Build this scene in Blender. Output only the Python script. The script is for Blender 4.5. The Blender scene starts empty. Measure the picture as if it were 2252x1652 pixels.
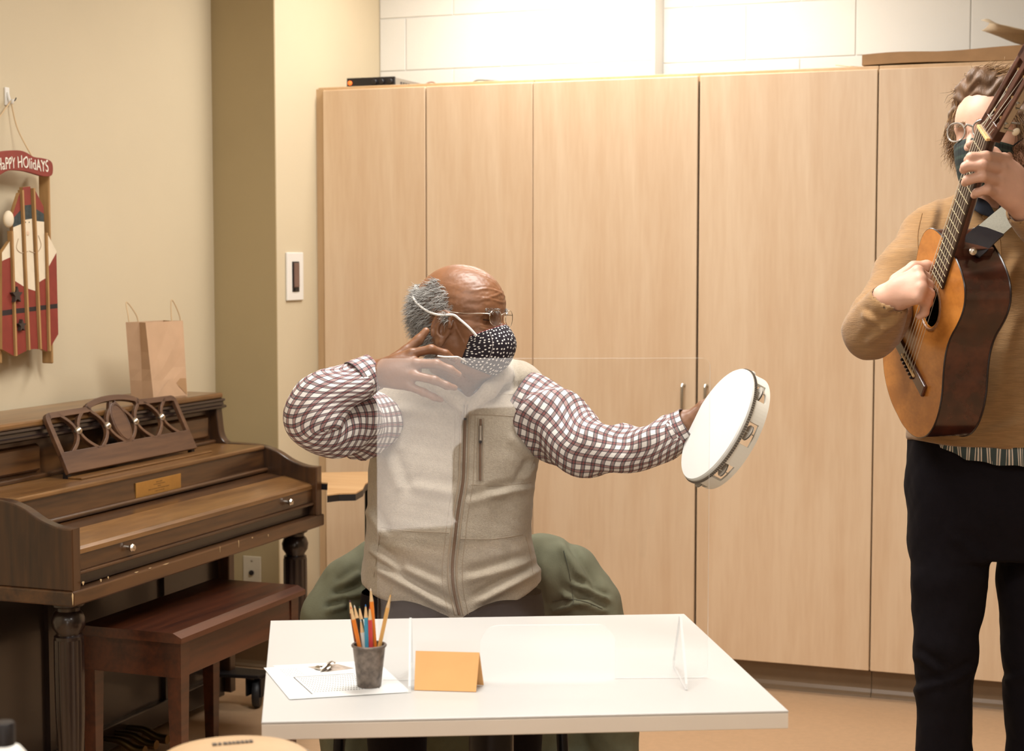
import bpy, bmesh, math, random
import numpy as np
from mathutils import Vector, Matrix, noise as mnoise
from mathutils.bvhtree import BVHTree
random.seed(7); np.random.seed(7)
S = bpy.context.scene
COL = S.collection
PI = math.pi

# ------------------------------------------------------------------ camera
IW, IH, FPX = 2252.0, 1652.0, 3700.0
CAM = np.array([0.0, 0.0, 1.45])
YAW, PITCH = math.radians(20.5), math.atan(261.0 / FPX)
FWD = np.array([-math.sin(YAW) * math.cos(PITCH), math.cos(YAW) * math.cos(PITCH), -math.sin(PITCH)])
RGT = np.array([math.cos(YAW), math.sin(YAW), 0.0])
UPV = np.cross(RGT, FWD)
cam = bpy.data.cameras.new('camera')
cam.sensor_width = 36.0
cam.lens = 36.0 * FPX / IW
cam.clip_start = 0.05
cam.dof.use_dof = True
cam.dof.focus_distance = 3.62
cam.dof.aperture_fstop = 6.3
camo = bpy.data.objects.new('camera', cam)
COL.objects.link(camo)
camo.location = CAM
camo.rotation_euler = (PI / 2 - PITCH, 0, YAW)
S.camera = camo

# ------------------------------------------------------------------ view + world + ceiling lamps
S.view_settings.view_transform = 'Standard'
S.view_settings.look = 'None'
S.view_settings.gamma = 1.0
S.view_settings.use_curve_mapping = False
S.view_settings.exposure = 0.34
w = bpy.data.worlds.new('World'); S.world = w; w.use_nodes = True
w.node_tree.nodes['Background'].inputs[0].default_value = (1.0, 0.96, 0.90, 1)
w.node_tree.nodes['Background'].inputs[1].default_value = 0.05
CEIL = 2.75
TROFFERS = [(-1.75, 5.35, 22), (-1.15, 3.35, 42), (-1.15, 1.2, 24), (1.1, 1.2, 14), (1.1, -1.0, 8), (-1.15, -1.0, 9)]
LAMP_COL = (1.0, 0.975, 0.935)
for i, (x, y, p) in enumerate(TROFFERS):
    L = bpy.data.lights.new('troffer_lamp', 'AREA')
    L.shape = 'RECTANGLE'; L.size = 1.16; L.size_y = 0.56; L.energy = p; L.color = LAMP_COL
    o = bpy.data.objects.new('troffer_lamp', L); COL.objects.link(o)
    o.location = (x, y, CEIL - 0.03)
    o['kind'] = 'helper'
S.cycles.max_bounces = 6
S.cycles.diffuse_bounces = 2
S.cycles.glossy_bounces = 2
S.cycles.transmission_bounces = 6
S.cycles.caustics_reflective = False
S.cycles.caustics_refractive = False
S.cycles.use_adaptive_sampling = True
S.cycles.adaptive_threshold = 0.035

# ------------------------------------------------------------------ helpers: pixels to points, meshes, tags
def Q(px, py, d):
    """point in the camera-aligned metric frame (right, up, away)"""
    return np.array([(px - IW / 2) / FPX * d, (IH / 2 - py) / FPX * d, d])
def c2w(p):
    p = np.asarray(p, float)
    return CAM + p[..., 0:1] * RGT + p[..., 1:2] * UPV + p[..., 2:3] * FWD
def P(px, py, d):
    return c2w(Q(px, py, d))
def ray(px, py):
    return FWD + RGT * (px - IW / 2) / FPX - UPV * (py - IH / 2) / FPX
def on_x(px, py, x):
    r = ray(px, py); return CAM + r * (x / r[0])
def on_y(px, py, y):
    r = ray(px, py); return CAM + r * (y / r[1])
def on_z(px, py, z):
    r = ray(px, py); return CAM + r * ((z - CAM[2]) / r[2])

WLOC = {}
def lin(c):
    return tuple(((v / 255.0) / 12.92 if v / 255.0 <= 0.04045 else ((v / 255.0 + 0.055) / 1.055) ** 2.4) for v in c)

def link(o, parent=None, loc=(0, 0, 0)):
    COL.objects.link(o)
    o.location = loc
    WLOC[o.name] = Vector(loc)
    if parent is not None:
        o.parent = parent
        o.matrix_parent_inverse = Matrix.Translation(-WLOC[parent.name])
    return o

def tag(o, label=None, cat=None, group=None, kind=None):
    if label: o['label'] = label
    if cat: o['category'] = cat
    if group: o['group'] = group
    if kind: o['kind'] = kind
    return o

def thing(name, loc, label, cat, group=None):
    o = bpy.data.objects.new(name, None)
    o.empty_display_size = 0.05
    link(o, None, tuple(float(v) for v in loc))
    return tag(o, label, cat, group)

def mesh_obj(name, verts, faces, mat, parent=None, smooth=False, midx=None, uv=None):
    v = np.asarray(verts, float).reshape(-1, 3)
    c = (v.min(0) + v.max(0)) / 2
    me = bpy.data.meshes.new(name)
    me.from_pydata([tuple(p) for p in (v - c)], [], [tuple(int(i) for i in f) for f in faces])
    mats = mat if isinstance(mat, (list, tuple)) else [mat]
    for m in mats: me.materials.append(m)
    if midx is not None:
        me.polygons.foreach_set('material_index', np.asarray(midx, np.int32))
    if smooth:
        me.polygons.foreach_set('use_smooth', np.ones(len(me.polygons), bool))
    if uv is not None:
        l = me.uv_layers.new(name='UVMap')
        vi = np.empty(len(me.loops), np.int32); me.loops.foreach_get('vertex_index', vi)
        l.data.foreach_set('uv', np.asarray(uv, np.float32)[vi].ravel())
    me.update()
    o = bpy.data.objects.new(name, me)
    return link(o, parent, tuple(c))

def quads_obj(name, v, q, mat, parent=None, smooth=True):
    """fast path for numpy quads"""
    v = np.asarray(v, np.float32); q = np.asarray(q, np.int32)
    c = (v.min(0) + v.max(0)) / 2
    me = bpy.data.meshes.new(name)
    me.vertices.add(len(v)); me.vertices.foreach_set('co', (v - c).astype(np.float32).ravel())
    me.loops.add(q.size); me.loops.foreach_set('vertex_index', q.ravel())
    me.polygons.add(len(q))
    me.polygons.foreach_set('loop_start', np.arange(0, q.size, 4, dtype=np.int32))
    me.polygons.foreach_set('use_smooth', np.full(len(q), smooth))
    mats = mat if isinstance(mat, (list, tuple)) else [mat]
    for m in mats: me.materials.append(m)
    me.update(calc_edges=True); me.validate()
    o = bpy.data.objects.new(name, me)
    return link(o, parent, tuple(float(x) for x in c))

class MB:
    """collects shapes into one mesh; M maps local to world"""
    def __init__(s, M=None):
        s.v = []; s.f = []; s.mi = []; s.M = M; s.cur = 0
    def add(s, verts, faces, mi=None):
        b = len(s.v)
        for p in verts:
            p = Vector((float(p[0]), float(p[1]), float(p[2])))
            s.v.append(tuple(s.M @ p) if s.M is not None else tuple(p))
        for f in faces:
            s.f.append(tuple(b + i for i in f)); s.mi.append(s.cur if mi is None else mi)
        return s
    def box(s, x0, x1, y0, y1, z0, z1, bev=0.0, seg=2, mi=None, R=None):
        bm = bmesh.new()
        bmesh.ops.create_cube(bm, size=1.0)
        for v in bm.verts:
            v.co = Vector(((x0 + x1) / 2 + v.co.x * (x1 - x0), (y0 + y1) / 2 + v.co.y * (y1 - y0), (z0 + z1) / 2 + v.co.z * (z1 - z0)))
        if bev > 0:
            bmesh.ops.bevel(bm, geom=bm.edges[:], offset=bev, segments=seg, profile=0.5, affect='EDGES')
        if R is not None:
            for v in bm.verts: v.co = R @ v.co
        bm.verts.index_update()
        s.add([v.co[:] for v in bm.verts], [[v.index for v in f.verts] for f in bm.faces], mi)
        bm.free(); return s
    def prism(s, poly, axis, t0, t1, bev=0.0, mi=None):
        """2-D polygon extruded along axis (0,1,2); poly in the two other axes in order"""
        bm = bmesh.new()
        def pt(p, t):
            q = [0, 0, 0]; o = [i for i in range(3) if i != axis]
            q[o[0]], q[o[1]] = p; q[axis] = t; return q
        a = [bm.verts.new(pt(p, t0)) for p in poly]
        b = [bm.verts.new(pt(p, t1)) for p in poly]
        n = len(poly)
        fa = bm.faces.new(a[::-1]); fb = bm.faces.new(b)
        for i in range(n): bm.faces.new((a[i], a[(i + 1) % n], b[(i + 1) % n], b[i]))
        bmesh.ops.recalc_face_normals(bm, faces=bm.faces[:])
        if bev > 0:
            ed = [e for e in bm.edges if (fa in e.link_faces or fb in e.link_faces)]
            bmesh.ops.bevel(bm, geom=ed, offset=bev, segments=2, profile=0.5, affect='EDGES')
        bm.verts.index_update()
        s.add([v.co[:] for v in bm.verts], [[v.index for v in f.verts] for f in bm.faces], mi)
        bm.free(); return s
    def lathe(s, prof, c=(0, 0, 0), axis=(0, 0, 1), n=24, mi=None, flute=None, caps=True):
        """prof: (r, h) list along axis"""
        ax = Vector(axis).normalized(); t = ax.orthogonal().normalized(); u = ax.cross(t)
        V = []; F = []
        for k, (r, h) in enumerate(prof):
            for i in range(n):
                a = 2 * PI * i / n
                rr = r * (flute(a, k) if flute else 1.0)
                V.append(Vector(c) + ax * h + (t * math.cos(a) + u * math.sin(a)) * rr)
        for k in range(len(prof) - 1):
            for i in range(n):
                j = (i + 1) % n
                F.append((k * n + i, k * n + j, (k + 1) * n + j, (k + 1) * n + i))
        if caps:
            F.append(tuple(range(n))[::-1]); F.append(tuple((len(prof) - 1) * n + i for i in range(n)))
        return s.add(V, F, mi)
    def tube(s, pts, r, n=8, mi=None, caps=True, closed=False):
        """swept circle; r number or list"""
        V, F = tube_geo(pts, r, n, caps, closed)
        return s.add(V, F, mi)
    def ellipsoid(s, c, r, nu=16, nv=10, R=None, mi=None):
        V = []; F = []
        for j in range(nv + 1):
            th = PI * j / nv
            for i in range(nu):
                ph = 2 * PI * i / nu
                p = Vector((r[0] * math.sin(th) * math.cos(ph), r[1] * math.sin(th) * math.sin(ph), r[2] * math.cos(th)))
                if R is not None: p = R @ p
                V.append(Vector(c) + p)
        for j in range(nv):
            for i in range(nu):
                k = (i + 1) % nu
                F.append((j * nu + i, (j + 1) * nu + i, (j + 1) * nu + k, j * nu + k))
        return s.add(V, F, mi)
    def build(s, name, mat, parent=None, smooth=False, auto=True):
        o = mesh_obj(name, s.v, s.f, mat, parent, smooth, s.mi if isinstance(mat, (list, tuple)) else None)
        if smooth and auto:
            o.data.set_sharp_from_angle(angle=math.radians(38))
        return o

def tube_geo(pts, r, n=8, caps=True, closed=False):
    pts = [Vector(tuple(float(c) for c in p)) for p in pts]
    m = len(pts)
    rs = [r] * m if isinstance(r, (int, float)) else list(r)
    V = []; F = []
    nrm = None
    for i, p in enumerate(pts):
        a = pts[(i - 1) % m] if (closed or i > 0) else p
        b = pts[(i + 1) % m] if (closed or i < m - 1) else p
        t = (b - a)
        t = t.normalized() if t.length > 1e-9 else Vector((0, 0, 1))
        if nrm is None: nrm = t.orthogonal().normalized()
        nrm = (nrm - t * nrm.dot(t))
        nrm = nrm.normalized() if nrm.length > 1e-6 else t.orthogonal().normalized()
        u = t.cross(nrm)
        for k in range(n):
            an = 2 * PI * k / n
            V.append(p + (nrm * math.cos(an) + u * math.sin(an)) * rs[i])
    for i in range(m if closed else m - 1):
        i2 = (i + 1) % m
        for k in range(n):
            j = (k + 1) % n
            F.append((i * n + k, i * n + j, i2 * n + j, i2 * n + k))
    if caps and not closed:
        F.append(tuple(range(n))[::-1]); F.append(tuple((m - 1) * n + k for k in range(n)))
    return V, F

def spline(pts, n=8, closed=False):
    """Catmull-Rom through points (any dimension)"""
    p = [np.asarray(q, float) for q in pts]; m = len(p); out = []
    rng = range(m) if closed else range(m - 1)
    for i in rng:
        g = lambda k: p[k % m] if closed else p[max(0, min(m - 1, k))]
        a, b, c, d = g(i - 1), g(i), g(i + 1), g(i + 2)
        for k in range(n):
            t = k / n
            out.append(0.5 * (2 * b + (c - a) * t + (2 * a - 5 * b + 4 * c - d) * t * t + (3 * b - a - 3 * c + d) * t ** 3))
    if not closed: out.append(p[-1])
    return out

def basis(o, x, y, z):
    M = Matrix.Identity(4)
    for i, a in enumerate((x, y, z)):
        for k in range(3): M[k][i] = float(a[k])
    for k in range(3): M[k][3] = float(o[k])
    return M

# ------------------------------------------------------------------ materials
MATS = {}
def nd(t, typ, **kw):
    n = t.nodes.new(typ)
    for k, v in kw.items(): setattr(n, k, v)
    return n
def mat(name, col, rough=0.6, metal=0.0, var=0.06, scale=8.0, bump=0.0, bscale=60.0, stretch=(1, 1, 1), spec=0.5, sss=0.0, sheen=0.0, coat=0.0, detail=4.0):
    """procedural principled material: noise-varied colour and fine bump"""
    if name in MATS: return MATS[name]
    m = bpy.data.materials.new(name); m.use_nodes = True
    t = m.node_tree; b = t.nodes['Principled BSDF']
    c = lin(col)
    tc = nd(t, 'ShaderNodeTexCoord'); mp = nd(t, 'ShaderNodeMapping'); mp.inputs['Scale'].default_value = stretch
    t.links.new(tc.outputs['Object'], mp.inputs['Vector'])
    nz = nd(t, 'ShaderNodeTexNoise'); nz.inputs['Scale'].default_value = scale; nz.inputs['Detail'].default_value = detail
    t.links.new(mp.outputs[0], nz.inputs['Vector'])
    rp = nd(t, 'ShaderNodeValToRGB')
    rp.color_ramp.elements[0].position = 0.3; rp.color_ramp.elements[1].position = 0.7
    rp.color_ramp.elements[0].color = tuple(v * (1 - var) for v in c) + (1,)
    rp.color_ramp.elements[1].color = tuple(min(1, v * (1 + var)) for v in c) + (1,)
    t.links.new(nz.outputs['Fac'], rp.inputs[0]); t.links.new(rp.outputs[0], b.inputs['Base Color'])
    b.inputs['Roughness'].default_value = rough; b.inputs['Metallic'].default_value = metal
    b.inputs['Specular IOR Level'].default_value = spec
    if sss:
        b.inputs['Subsurface Weight'].default_value = sss; b.inputs['Subsurface Radius'].default_value = (0.01, 0.004, 0.002); b.inputs['Subsurface Scale'].default_value = 0.5
    if sheen: b.inputs['Sheen Weight'].default_value = sheen
    if coat: b.inputs['Coat Weight'].default_value = coat; b.inputs['Coat Roughness'].default_value = 0.12
    if bump:
        n2 = nd(t, 'ShaderNodeTexNoise'); n2.inputs['Scale'].default_value = bscale; n2.inputs['Detail'].default_value = 3
        t.links.new(mp.outputs[0], n2.inputs['Vector'])
        bp = nd(t, 'ShaderNodeBump'); bp.inputs['Strength'].default_value = bump; bp.inputs['Distance'].default_value = 0.004
        t.links.new(n2.outputs['Fac'], bp.inputs['Height']); t.links.new(bp.outputs[0], b.inputs['Normal'])
    MATS[name] = m
    return m
def wood(name, c1, c2, axis=2, rough=0.4, scale=6.0, streak=14.0, coat=0.0, fine=0.35):
    """grain running along axis: broad stretched noise + fine streaks + pores"""
    if name in MATS: return MATS[name]
    m = bpy.data.materials.new(name); m.use_nodes = True
    t = m.node_tree; b = t.nodes['Principled BSDF']
    tc = nd(t, 'ShaderNodeTexCoord'); mp = nd(t, 'ShaderNodeMapping')
    sc = [1.0, 1.0, 1.0]; sc[axis] = 0.1
    mp.inputs['Scale'].default_value = sc
    t.links.new(tc.outputs['Object'], mp.inputs['Vector'])
    n1 = nd(t, 'ShaderNodeTexNoise'); n1.inputs['Scale'].default_value = scale; n1.inputs['Detail'].default_value = 5; n1.inputs['Distortion'].default_value = 1.2
    n2 = nd(t, 'ShaderNodeTexNoise'); n2.inputs['Scale'].default_value = scale * streak; n2.inputs['Detail'].default_value = 2
    for n in (n1, n2): t.links.new(mp.outputs[0], n.inputs['Vector'])
    mx = nd(t, 'ShaderNodeMath', operation='MULTIPLY_ADD'); mx.inputs[1].default_value = fine
    t.links.new(n2.outputs['Fac'], mx.inputs[0]); t.links.new(n1.outputs['Fac'], mx.inputs[2])
    rp = nd(t, 'ShaderNodeValToRGB')
    rp.color_ramp.elements[0].position = 0.42 + fine * 0.3; rp.color_ramp.elements[1].position = 0.58 + fine * 0.7
    rp.color_ramp.elements[0].color = lin(c1) + (1,); rp.color_ramp.elements[1].color = lin(c2) + (1,)
    t.links.new(mx.outputs[0], rp.inputs[0]); t.links.new(rp.outputs[0], b.inputs['Base Color'])
    b.inputs['Roughness'].default_value = rough
    if coat: b.inputs['Coat Weight'].default_value = coat; b.inputs['Coat Roughness'].default_value = 0.15
    bp = nd(t, 'ShaderNodeBump'); bp.inputs['Strength'].default_value = 0.08; bp.inputs['Distance'].default_value = 0.002
    t.links.new(mx.outputs[0], bp.inputs['Height']); t.links.new(bp.outputs[0], b.inputs['Normal'])
    MATS[name] = m
    return m

# ------------------------------------------------------------------ signed-distance modelling (camera-aligned metric frame)
class Field:
    def __init__(s, lo, hi, h):
        s.lo = np.asarray(lo, float); s.h = h
        s.n = np.ceil((np.asarray(hi, float) - s.lo) / h).astype(int) + 1
        s.g = np.full(tuple(s.n), 1.0, np.float32)
    def sub(s, lo, hi):
        a = np.clip(np.floor((np.asarray(lo) - s.lo) / s.h).astype(int), 0, s.n)
        b = np.clip(np.ceil((np.asarray(hi) - s.lo) / s.h).astype(int) + 1, 0, s.n)
        if (b <= a).any(): return None, None
        X = (s.lo[0] + s.h * np.arange(a[0], b[0], dtype=np.float32))[:, None, None].astype(np.float32)
        Y = (s.lo[1] + s.h * np.arange(a[1], b[1], dtype=np.float32))[None, :, None].astype(np.float32)
        Z = (s.lo[2] + s.h * np.arange(a[2], b[2], dtype=np.float32))[None, None, :].astype(np.float32)
        return (slice(a[0], b[0]), slice(a[1], b[1]), slice(a[2], b[2])), (X, Y, Z)
    def apply(s, fn, lo, hi, k=0.0, op='u', pad=None):
        pad = (k + 3 * s.h) if pad is None else pad
        sl, c = s.sub(np.asarray(lo) - pad, np.asarray(hi) + pad)
        if sl is None: return s
        d = fn(*c).astype(np.float32); a = s.g[sl]
        if op == 'u':
            if k > 0:
                hh = np.maximum(k - np.abs(a - d), 0) / k
                s.g[sl] = np.minimum(a, d) - hh * hh * k * 0.25
            else: s.g[sl] = np.minimum(a, d)
        elif op == 's':
            d = -d
            if k > 0:
                hh = np.maximum(k - np.abs(a - d), 0) / k
                s.g[sl] = np.maximum(a, d) + hh * hh * k * 0.25
            else: s.g[sl] = np.maximum(a, d)
        return s
    def cone(s, a, b, ra, rb, k=0.01, op='u'):
        a = np.asarray(a, float); b = np.asarray(b, float); ab = b - a; L2 = max(float(ab @ ab), 1e-12); r = max(ra, rb)
        def fn(X, Y, Z):
            t = np.clip(((X - a[0]) * ab[0] + (Y - a[1]) * ab[1] + (Z - a[2]) * ab[2]) / L2, 0, 1)
            dx = X - a[0] - t * ab[0]; dy = Y - a[1] - t * ab[1]; dz = Z - a[2] - t * ab[2]
            return np.sqrt(dx * dx + dy * dy + dz * dz) - (ra + (rb - ra) * t)
        return s.apply(fn, np.minimum(a, b) - r, np.maximum(a, b) + r, k, op)
    def chain(s, pts, rs, k=0.01, op='u'):
        for i in range(len(pts) - 1): s.cone(pts[i], pts[i + 1], rs[i], rs[i + 1], k, op)
        return s
    def ell(s, c, r, R=None, k=0.01, op='u'):
        """ellipsoid; R columns are its axes"""
        c = np.asarray(c, float); r = np.asarray(r, float)
        R = np.eye(3) if R is None else np.asarray(R, float)
        ext = np.sqrt(((R * r) ** 2).sum(1))
        def fn(X, Y, Z):
            x = X - c[0]; y = Y - c[1]; z = Z - c[2]
            u = x * R[0, 0] + y * R[1, 0] + z * R[2, 0]
            v = x * R[0, 1] + y * R[1, 1] + z * R[2, 1]
            q = x * R[0, 2] + y * R[1, 2] + z * R[2, 2]
            k0 = np.sqrt((u / r[0]) ** 2 + (v / r[1]) ** 2 + (q / r[2]) ** 2)
            k1 = np.sqrt((u / r[0] ** 2) ** 2 + (v / r[1] ** 2) ** 2 + (q / r[2] ** 2) ** 2)
            return k0 * (k0 - 1) / np.maximum(k1, 1e-6)
        return s.apply(fn, c - ext, c + ext, k, op)
    def loft(s, rows, e=2.4, k=0.01, op='u', cut=None):
        """stack of super-ellipses: rows (y, xc, zc, halfx, halfz), interpolated over y"""
        rows = sorted(rows, key=lambda q: q[0]); A = np.array(rows, float)
        yy = A[:, 0]
        yf = np.linspace(yy[0], yy[-1], 160)
        cols = [np.interp(yf, yy, A[:, i]) for i in range(1, 5)]
        ker = np.hanning(15); ker /= ker.sum()
        cols = [np.convolve(np.pad(cc, 7, 'edge'), ker, 'valid') for cc in cols]
        lo = (A[:, 1] - A[:, 3]).min(), yy[0], (A[:, 2] - A[:, 4]).min()
        hi = (A[:, 1] + A[:, 3]).max(), yy[-1], (A[:, 2] + A[:, 4]).max()
        def fn(X, Y, Z):
            xc, zc, wx, wz = [np.interp(Y.ravel(), yf, cc)[None, :, None].astype(np.float32) for cc in cols]
            q = (np.abs((X - xc) / wx) ** e + np.abs((Z - zc) / wz) ** e) ** (1.0 / e)
            d = (q - 1) * np.minimum(wx, wz)
            cap = np.maximum(Y - yy[-1], yy[0] - Y)
            return np.maximum(d, cap)
        return s.apply(fn, lo, hi, k, op)
    def mesh(s):
        g = s.g; ins = g < 0
        nx, ny, nz = g.shape
        c = [ins[i:nx - 1 + i, j:ny - 1 + j, k:nz - 1 + k] for i in (0, 1) for j in (0, 1) for k in (0, 1)]
        cnt = np.zeros(c[0].shape, np.uint8)
        for q in c: cnt += q
        act = (cnt > 0) & (cnt < 8)
        I, J, K = np.nonzero(act)
        idx = np.full(act.shape, -1, np.int32); idx[I, J, K] = np.arange(len(I))
        acc = np.zeros((len(I), 3)); num = np.zeros(len(I))
        cor = [(i, j, k) for i in (0, 1) for j in (0, 1) for k in (0, 1)]
        val = {q: g[I + q[0], J + q[1], K + q[2]] for q in cor}
        for q in cor:
            for ax in range(3):
                if q[ax] == 0:
                    q2 = tuple(1 if a == ax else q[a] for a in range(3))
                    va, vb = val[q], val[q2]; m = (va < 0) != (vb < 0)
                    t = np.where(m, va / np.where(m, va - vb, 1), 0)
                    p = np.zeros((len(I), 3))
                    for a in range(3): p[:, a] = q[a]
                    p[:, ax] += t
                    acc[m] += p[m]; num[m] += 1
        v = acc / num[:, None] + np.stack([I, J, K], 1)
        v = s.lo + v * s.h
        F = []
        for ax in range(3):
            sa = [slice(1, -1)] * 3; sb = [slice(1, -1)] * 3
            sa[ax] = slice(0, -1); sb[ax] = slice(1, None)
            A = ins[tuple(sa)]; B = ins[tuple(sb)]
            x = A != B
            p = np.stack(np.nonzero(x), 1)
            flip = A[x]
            off = np.ones(3, int); off[ax] = 0
            p = p + off
            u = [a for a in range(3) if a != ax]
            def at(du, dv):
                q = p.copy(); q[:, u[0]] -= du; q[:, u[1]] -= dv
                return idx[q[:, 0], q[:, 1], q[:, 2]]
            quad = np.stack([at(1, 1), at(0, 1), at(0, 0), at(1, 0)], 1)
            if ax == 1: flip = ~flip
            quad[~flip] = quad[~flip][:, ::-1]
            F.append(quad)
        F = np.concatenate(F)
        F = F[(F >= 0).all(1)]
        return v, F[:, ::-1]
def smooth_mesh(v, f, it=2, lam=0.5):
    n = len(v)
    e = np.concatenate([f[:, [0, 1]], f[:, [1, 2]], f[:, [2, 3]], f[:, [3, 0]]])
    for _ in range(it):
        acc = np.zeros_like(v); cnt = np.zeros(n)
        for a, b in ((0, 1), (1, 0)):
            for k in range(3): acc[:, k] += np.bincount(e[:, a], v[e[:, b], k], n)
            cnt += np.bincount(e[:, a], minlength=n)
        v = v + lam * (acc / np.maximum(cnt, 1)[:, None] - v)
    return v
def vnormals(v, f):
    n = np.cross(v[f[:, 2]] - v[f[:, 0]], v[f[:, 3]] - v[f[:, 1]])
    out = np.zeros_like(v)
    for k in range(3):
        for c in range(4): out[:, k] += np.bincount(f[:, c], n[:, k], len(v))
    return out / np.maximum(np.linalg.norm(out, axis=1), 1e-9)[:, None]
def wavenoise(p, seed=0, oct=3):
    """cheap smooth pseudo-noise on arrays of points, about -1..1"""
    rs = np.random.RandomState(seed); out = np.zeros(len(p)); amp = 1.0; tot = 0
    for o in range(oct):
        for _ in range(4):
            k = rs.normal(size=3); k /= np.linalg.norm(k)
            out += amp * np.sin((p @ k) * (2 ** o) * 2 * PI + rs.uniform(0, 6.28)) * 0.5
        tot += amp; amp *= 0.5
    return out / tot
def field_obj(F, name, mat, parent=None, smooth=2, disp=None, bvh=False):
    v, f = F.mesh()
    if smooth: v = smooth_mesh(v, f, smooth)
    if disp is not None:
        v = v + vnormals(v, f) * disp(v)[:, None]
    o = quads_obj(name, c2w(v), f, mat, parent)
    if bvh:
        return o, BVHTree.FromPolygons([tuple(p) for p in c2w(v)], [tuple(int(i) for i in q) for q in f])
    return o
def drape(bvh, px, off=0.002, dmax=8.0, fallback=None):
    """points where the view ray through each pixel first meets a surface, lifted off it"""
    out = []
    for x, y in px:
        r = Vector(ray(x, y)).normalized()
        h, n, i, d = bvh.ray_cast(Vector(CAM), r, dmax)
        if h is not None:
            if n.dot(r) > 0: n = -n
            out.append(h + n * off)
        elif fallback is not None:
            out.append(Vector(P(x, y, fallback)))
    return out
# ================================================================== the room
XL, YALC, XPIL, YBK1, YBK2, YCAB = -3.06, 5.19, -2.812, 6.045, 6.165, 5.489
XR, YREAR = 3.2, -2.7
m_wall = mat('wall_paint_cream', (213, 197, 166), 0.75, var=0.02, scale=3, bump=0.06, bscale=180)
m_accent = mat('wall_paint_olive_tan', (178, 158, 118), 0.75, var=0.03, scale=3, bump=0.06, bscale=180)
m_white = mat('wall_paint_white', (238, 235, 227), 0.7, var=0.02, scale=4, bump=0.12, bscale=120)
m_floor = mat('floor_vinyl_tan', (196, 160, 124), 0.38, var=0.05, scale=60, bump=0.02, bscale=200)
m_cove = mat('cove_base_vinyl', (128, 106, 82), 0.32, var=0.04, scale=20)
m_ceil = mat('ceiling_tile_white', (232, 228, 218), 0.85, var=0.03, scale=50)

m_black_leg = mat('dark_wood_leg', (40, 26, 20), .5)
def struct(o, label=None):
    o['kind'] = 'structure'
    if label: o['label'] = label
    return o
struct(MB().box(XL - .1, XR + .1, YREAR - .1, 6.3, -0.05, 0).build('floor', m_floor), 'tan speckled vinyl floor')
struct(MB().box(XL - .1, XR + .1, YREAR - .1, 6.3, CEIL, CEIL + .05).build('ceiling', m_ceil), 'white ceiling')
struct(MB().box(XL - .1, XL, YREAR, YALC, 0, CEIL).build('wall_left', m_wall), 'cream painted wall behind the piano')
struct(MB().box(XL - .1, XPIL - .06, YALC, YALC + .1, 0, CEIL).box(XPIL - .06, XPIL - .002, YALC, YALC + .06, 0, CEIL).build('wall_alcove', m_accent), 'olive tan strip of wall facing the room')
struct(MB().box(XPIL - .04, XPIL, YALC + .004, YBK1 + .02, 0, CEIL, bev=.003).build('wall_return', m_wall), 'pale cream return wall beside the cabinets')
struct(MB().box(XR, XR + .1, YREAR, 6.3, 0, CEIL).build('wall_right', m_wall))
# rear wall with a tall daylight window (behind the camera; it shows as the reflection in the clear shield)
WX0, WX1, WZ0, WZ1 = 0.45, 1.50, 0.03, 2.1
mb = MB().box(XL, WX0, YREAR - .1, YREAR, 0, CEIL).box(WX1, XR, YREAR - .1, YREAR, 0, CEIL)
mb.box(WX0, WX1, YREAR - .1, YREAR, 0, WZ0).box(WX0, WX1, YREAR - .1, YREAR, WZ1, CEIL)
struct(mb.build('wall_rear', m_wall))
m_day = bpy.data.materials.new('daylight_pane'); m_day.use_nodes = True
t = m_day.node_tree; b = t.nodes['Principled BSDF']
b.inputs['Emission Color'].default_value = (1.0, 0.90, 0.82, 1); b.inputs['Emission Strength'].default_value = 2.9
m_alu = mat('window_frame_white', (225, 222, 214), 0.4, var=0.02)
win = struct(MB().box(WX0, WX1, YREAR - .06, YREAR - .05, WZ0, WZ1).build('window_1', m_day))
f = MB()
f.box(WX0, WX0 + .05, YREAR - .05, YREAR + .01, WZ0, WZ1).box(WX1 - .05, WX1, YREAR - .05, YREAR + .01, WZ0, WZ1)
f.box(WX0, WX1, YREAR - .05, YREAR + .01, WZ0, WZ0 + .05).box(WX0, WX1, YREAR - .05, YREAR + .01, WZ1 - .05, WZ1)
f.box(WX0, WX1, YREAR - .05, YREAR + .01, 1.08, 1.12)
f.build('window_frame', m_alu, win)

# unseen upholstered seat, added to shape that window's reflection in the shield
m_uph = mat('brown_upholstery', (126, 104, 86), .9, var=.08, scale=40)
arm_ = thing('added_armchair', (1.42, YREAR + .45, 0), 'unseen rounded brown seat added behind the camera to shape the window reflection', 'added_armchair')
MB().box(1.06, 1.78, YREAR + .12, YREAR + .32, .12, .70, bev=.09, seg=5).build('backrest', m_uph, arm_, smooth=True)
MB().box(1.14, 1.70, YREAR + .30, YREAR + .80, .14, .40, bev=.06, seg=4).build('seat_cushion', m_uph, arm_, smooth=True)
for a_ in (1.00, 1.68): MB().box(a_, a_ + .16, YREAR + .16, YREAR + .82, .12, .54, bev=.07, seg=5).build('armrest', m_uph, arm_, smooth=True)
for a_ in (1.05, 1.77):
    for c_ in (.18, .76): MB().lathe([(.018, 0), (.026, .13)], (a_, YREAR + c_, 0), n=12).build('leg', m_black_leg, arm_, smooth=True)
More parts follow.
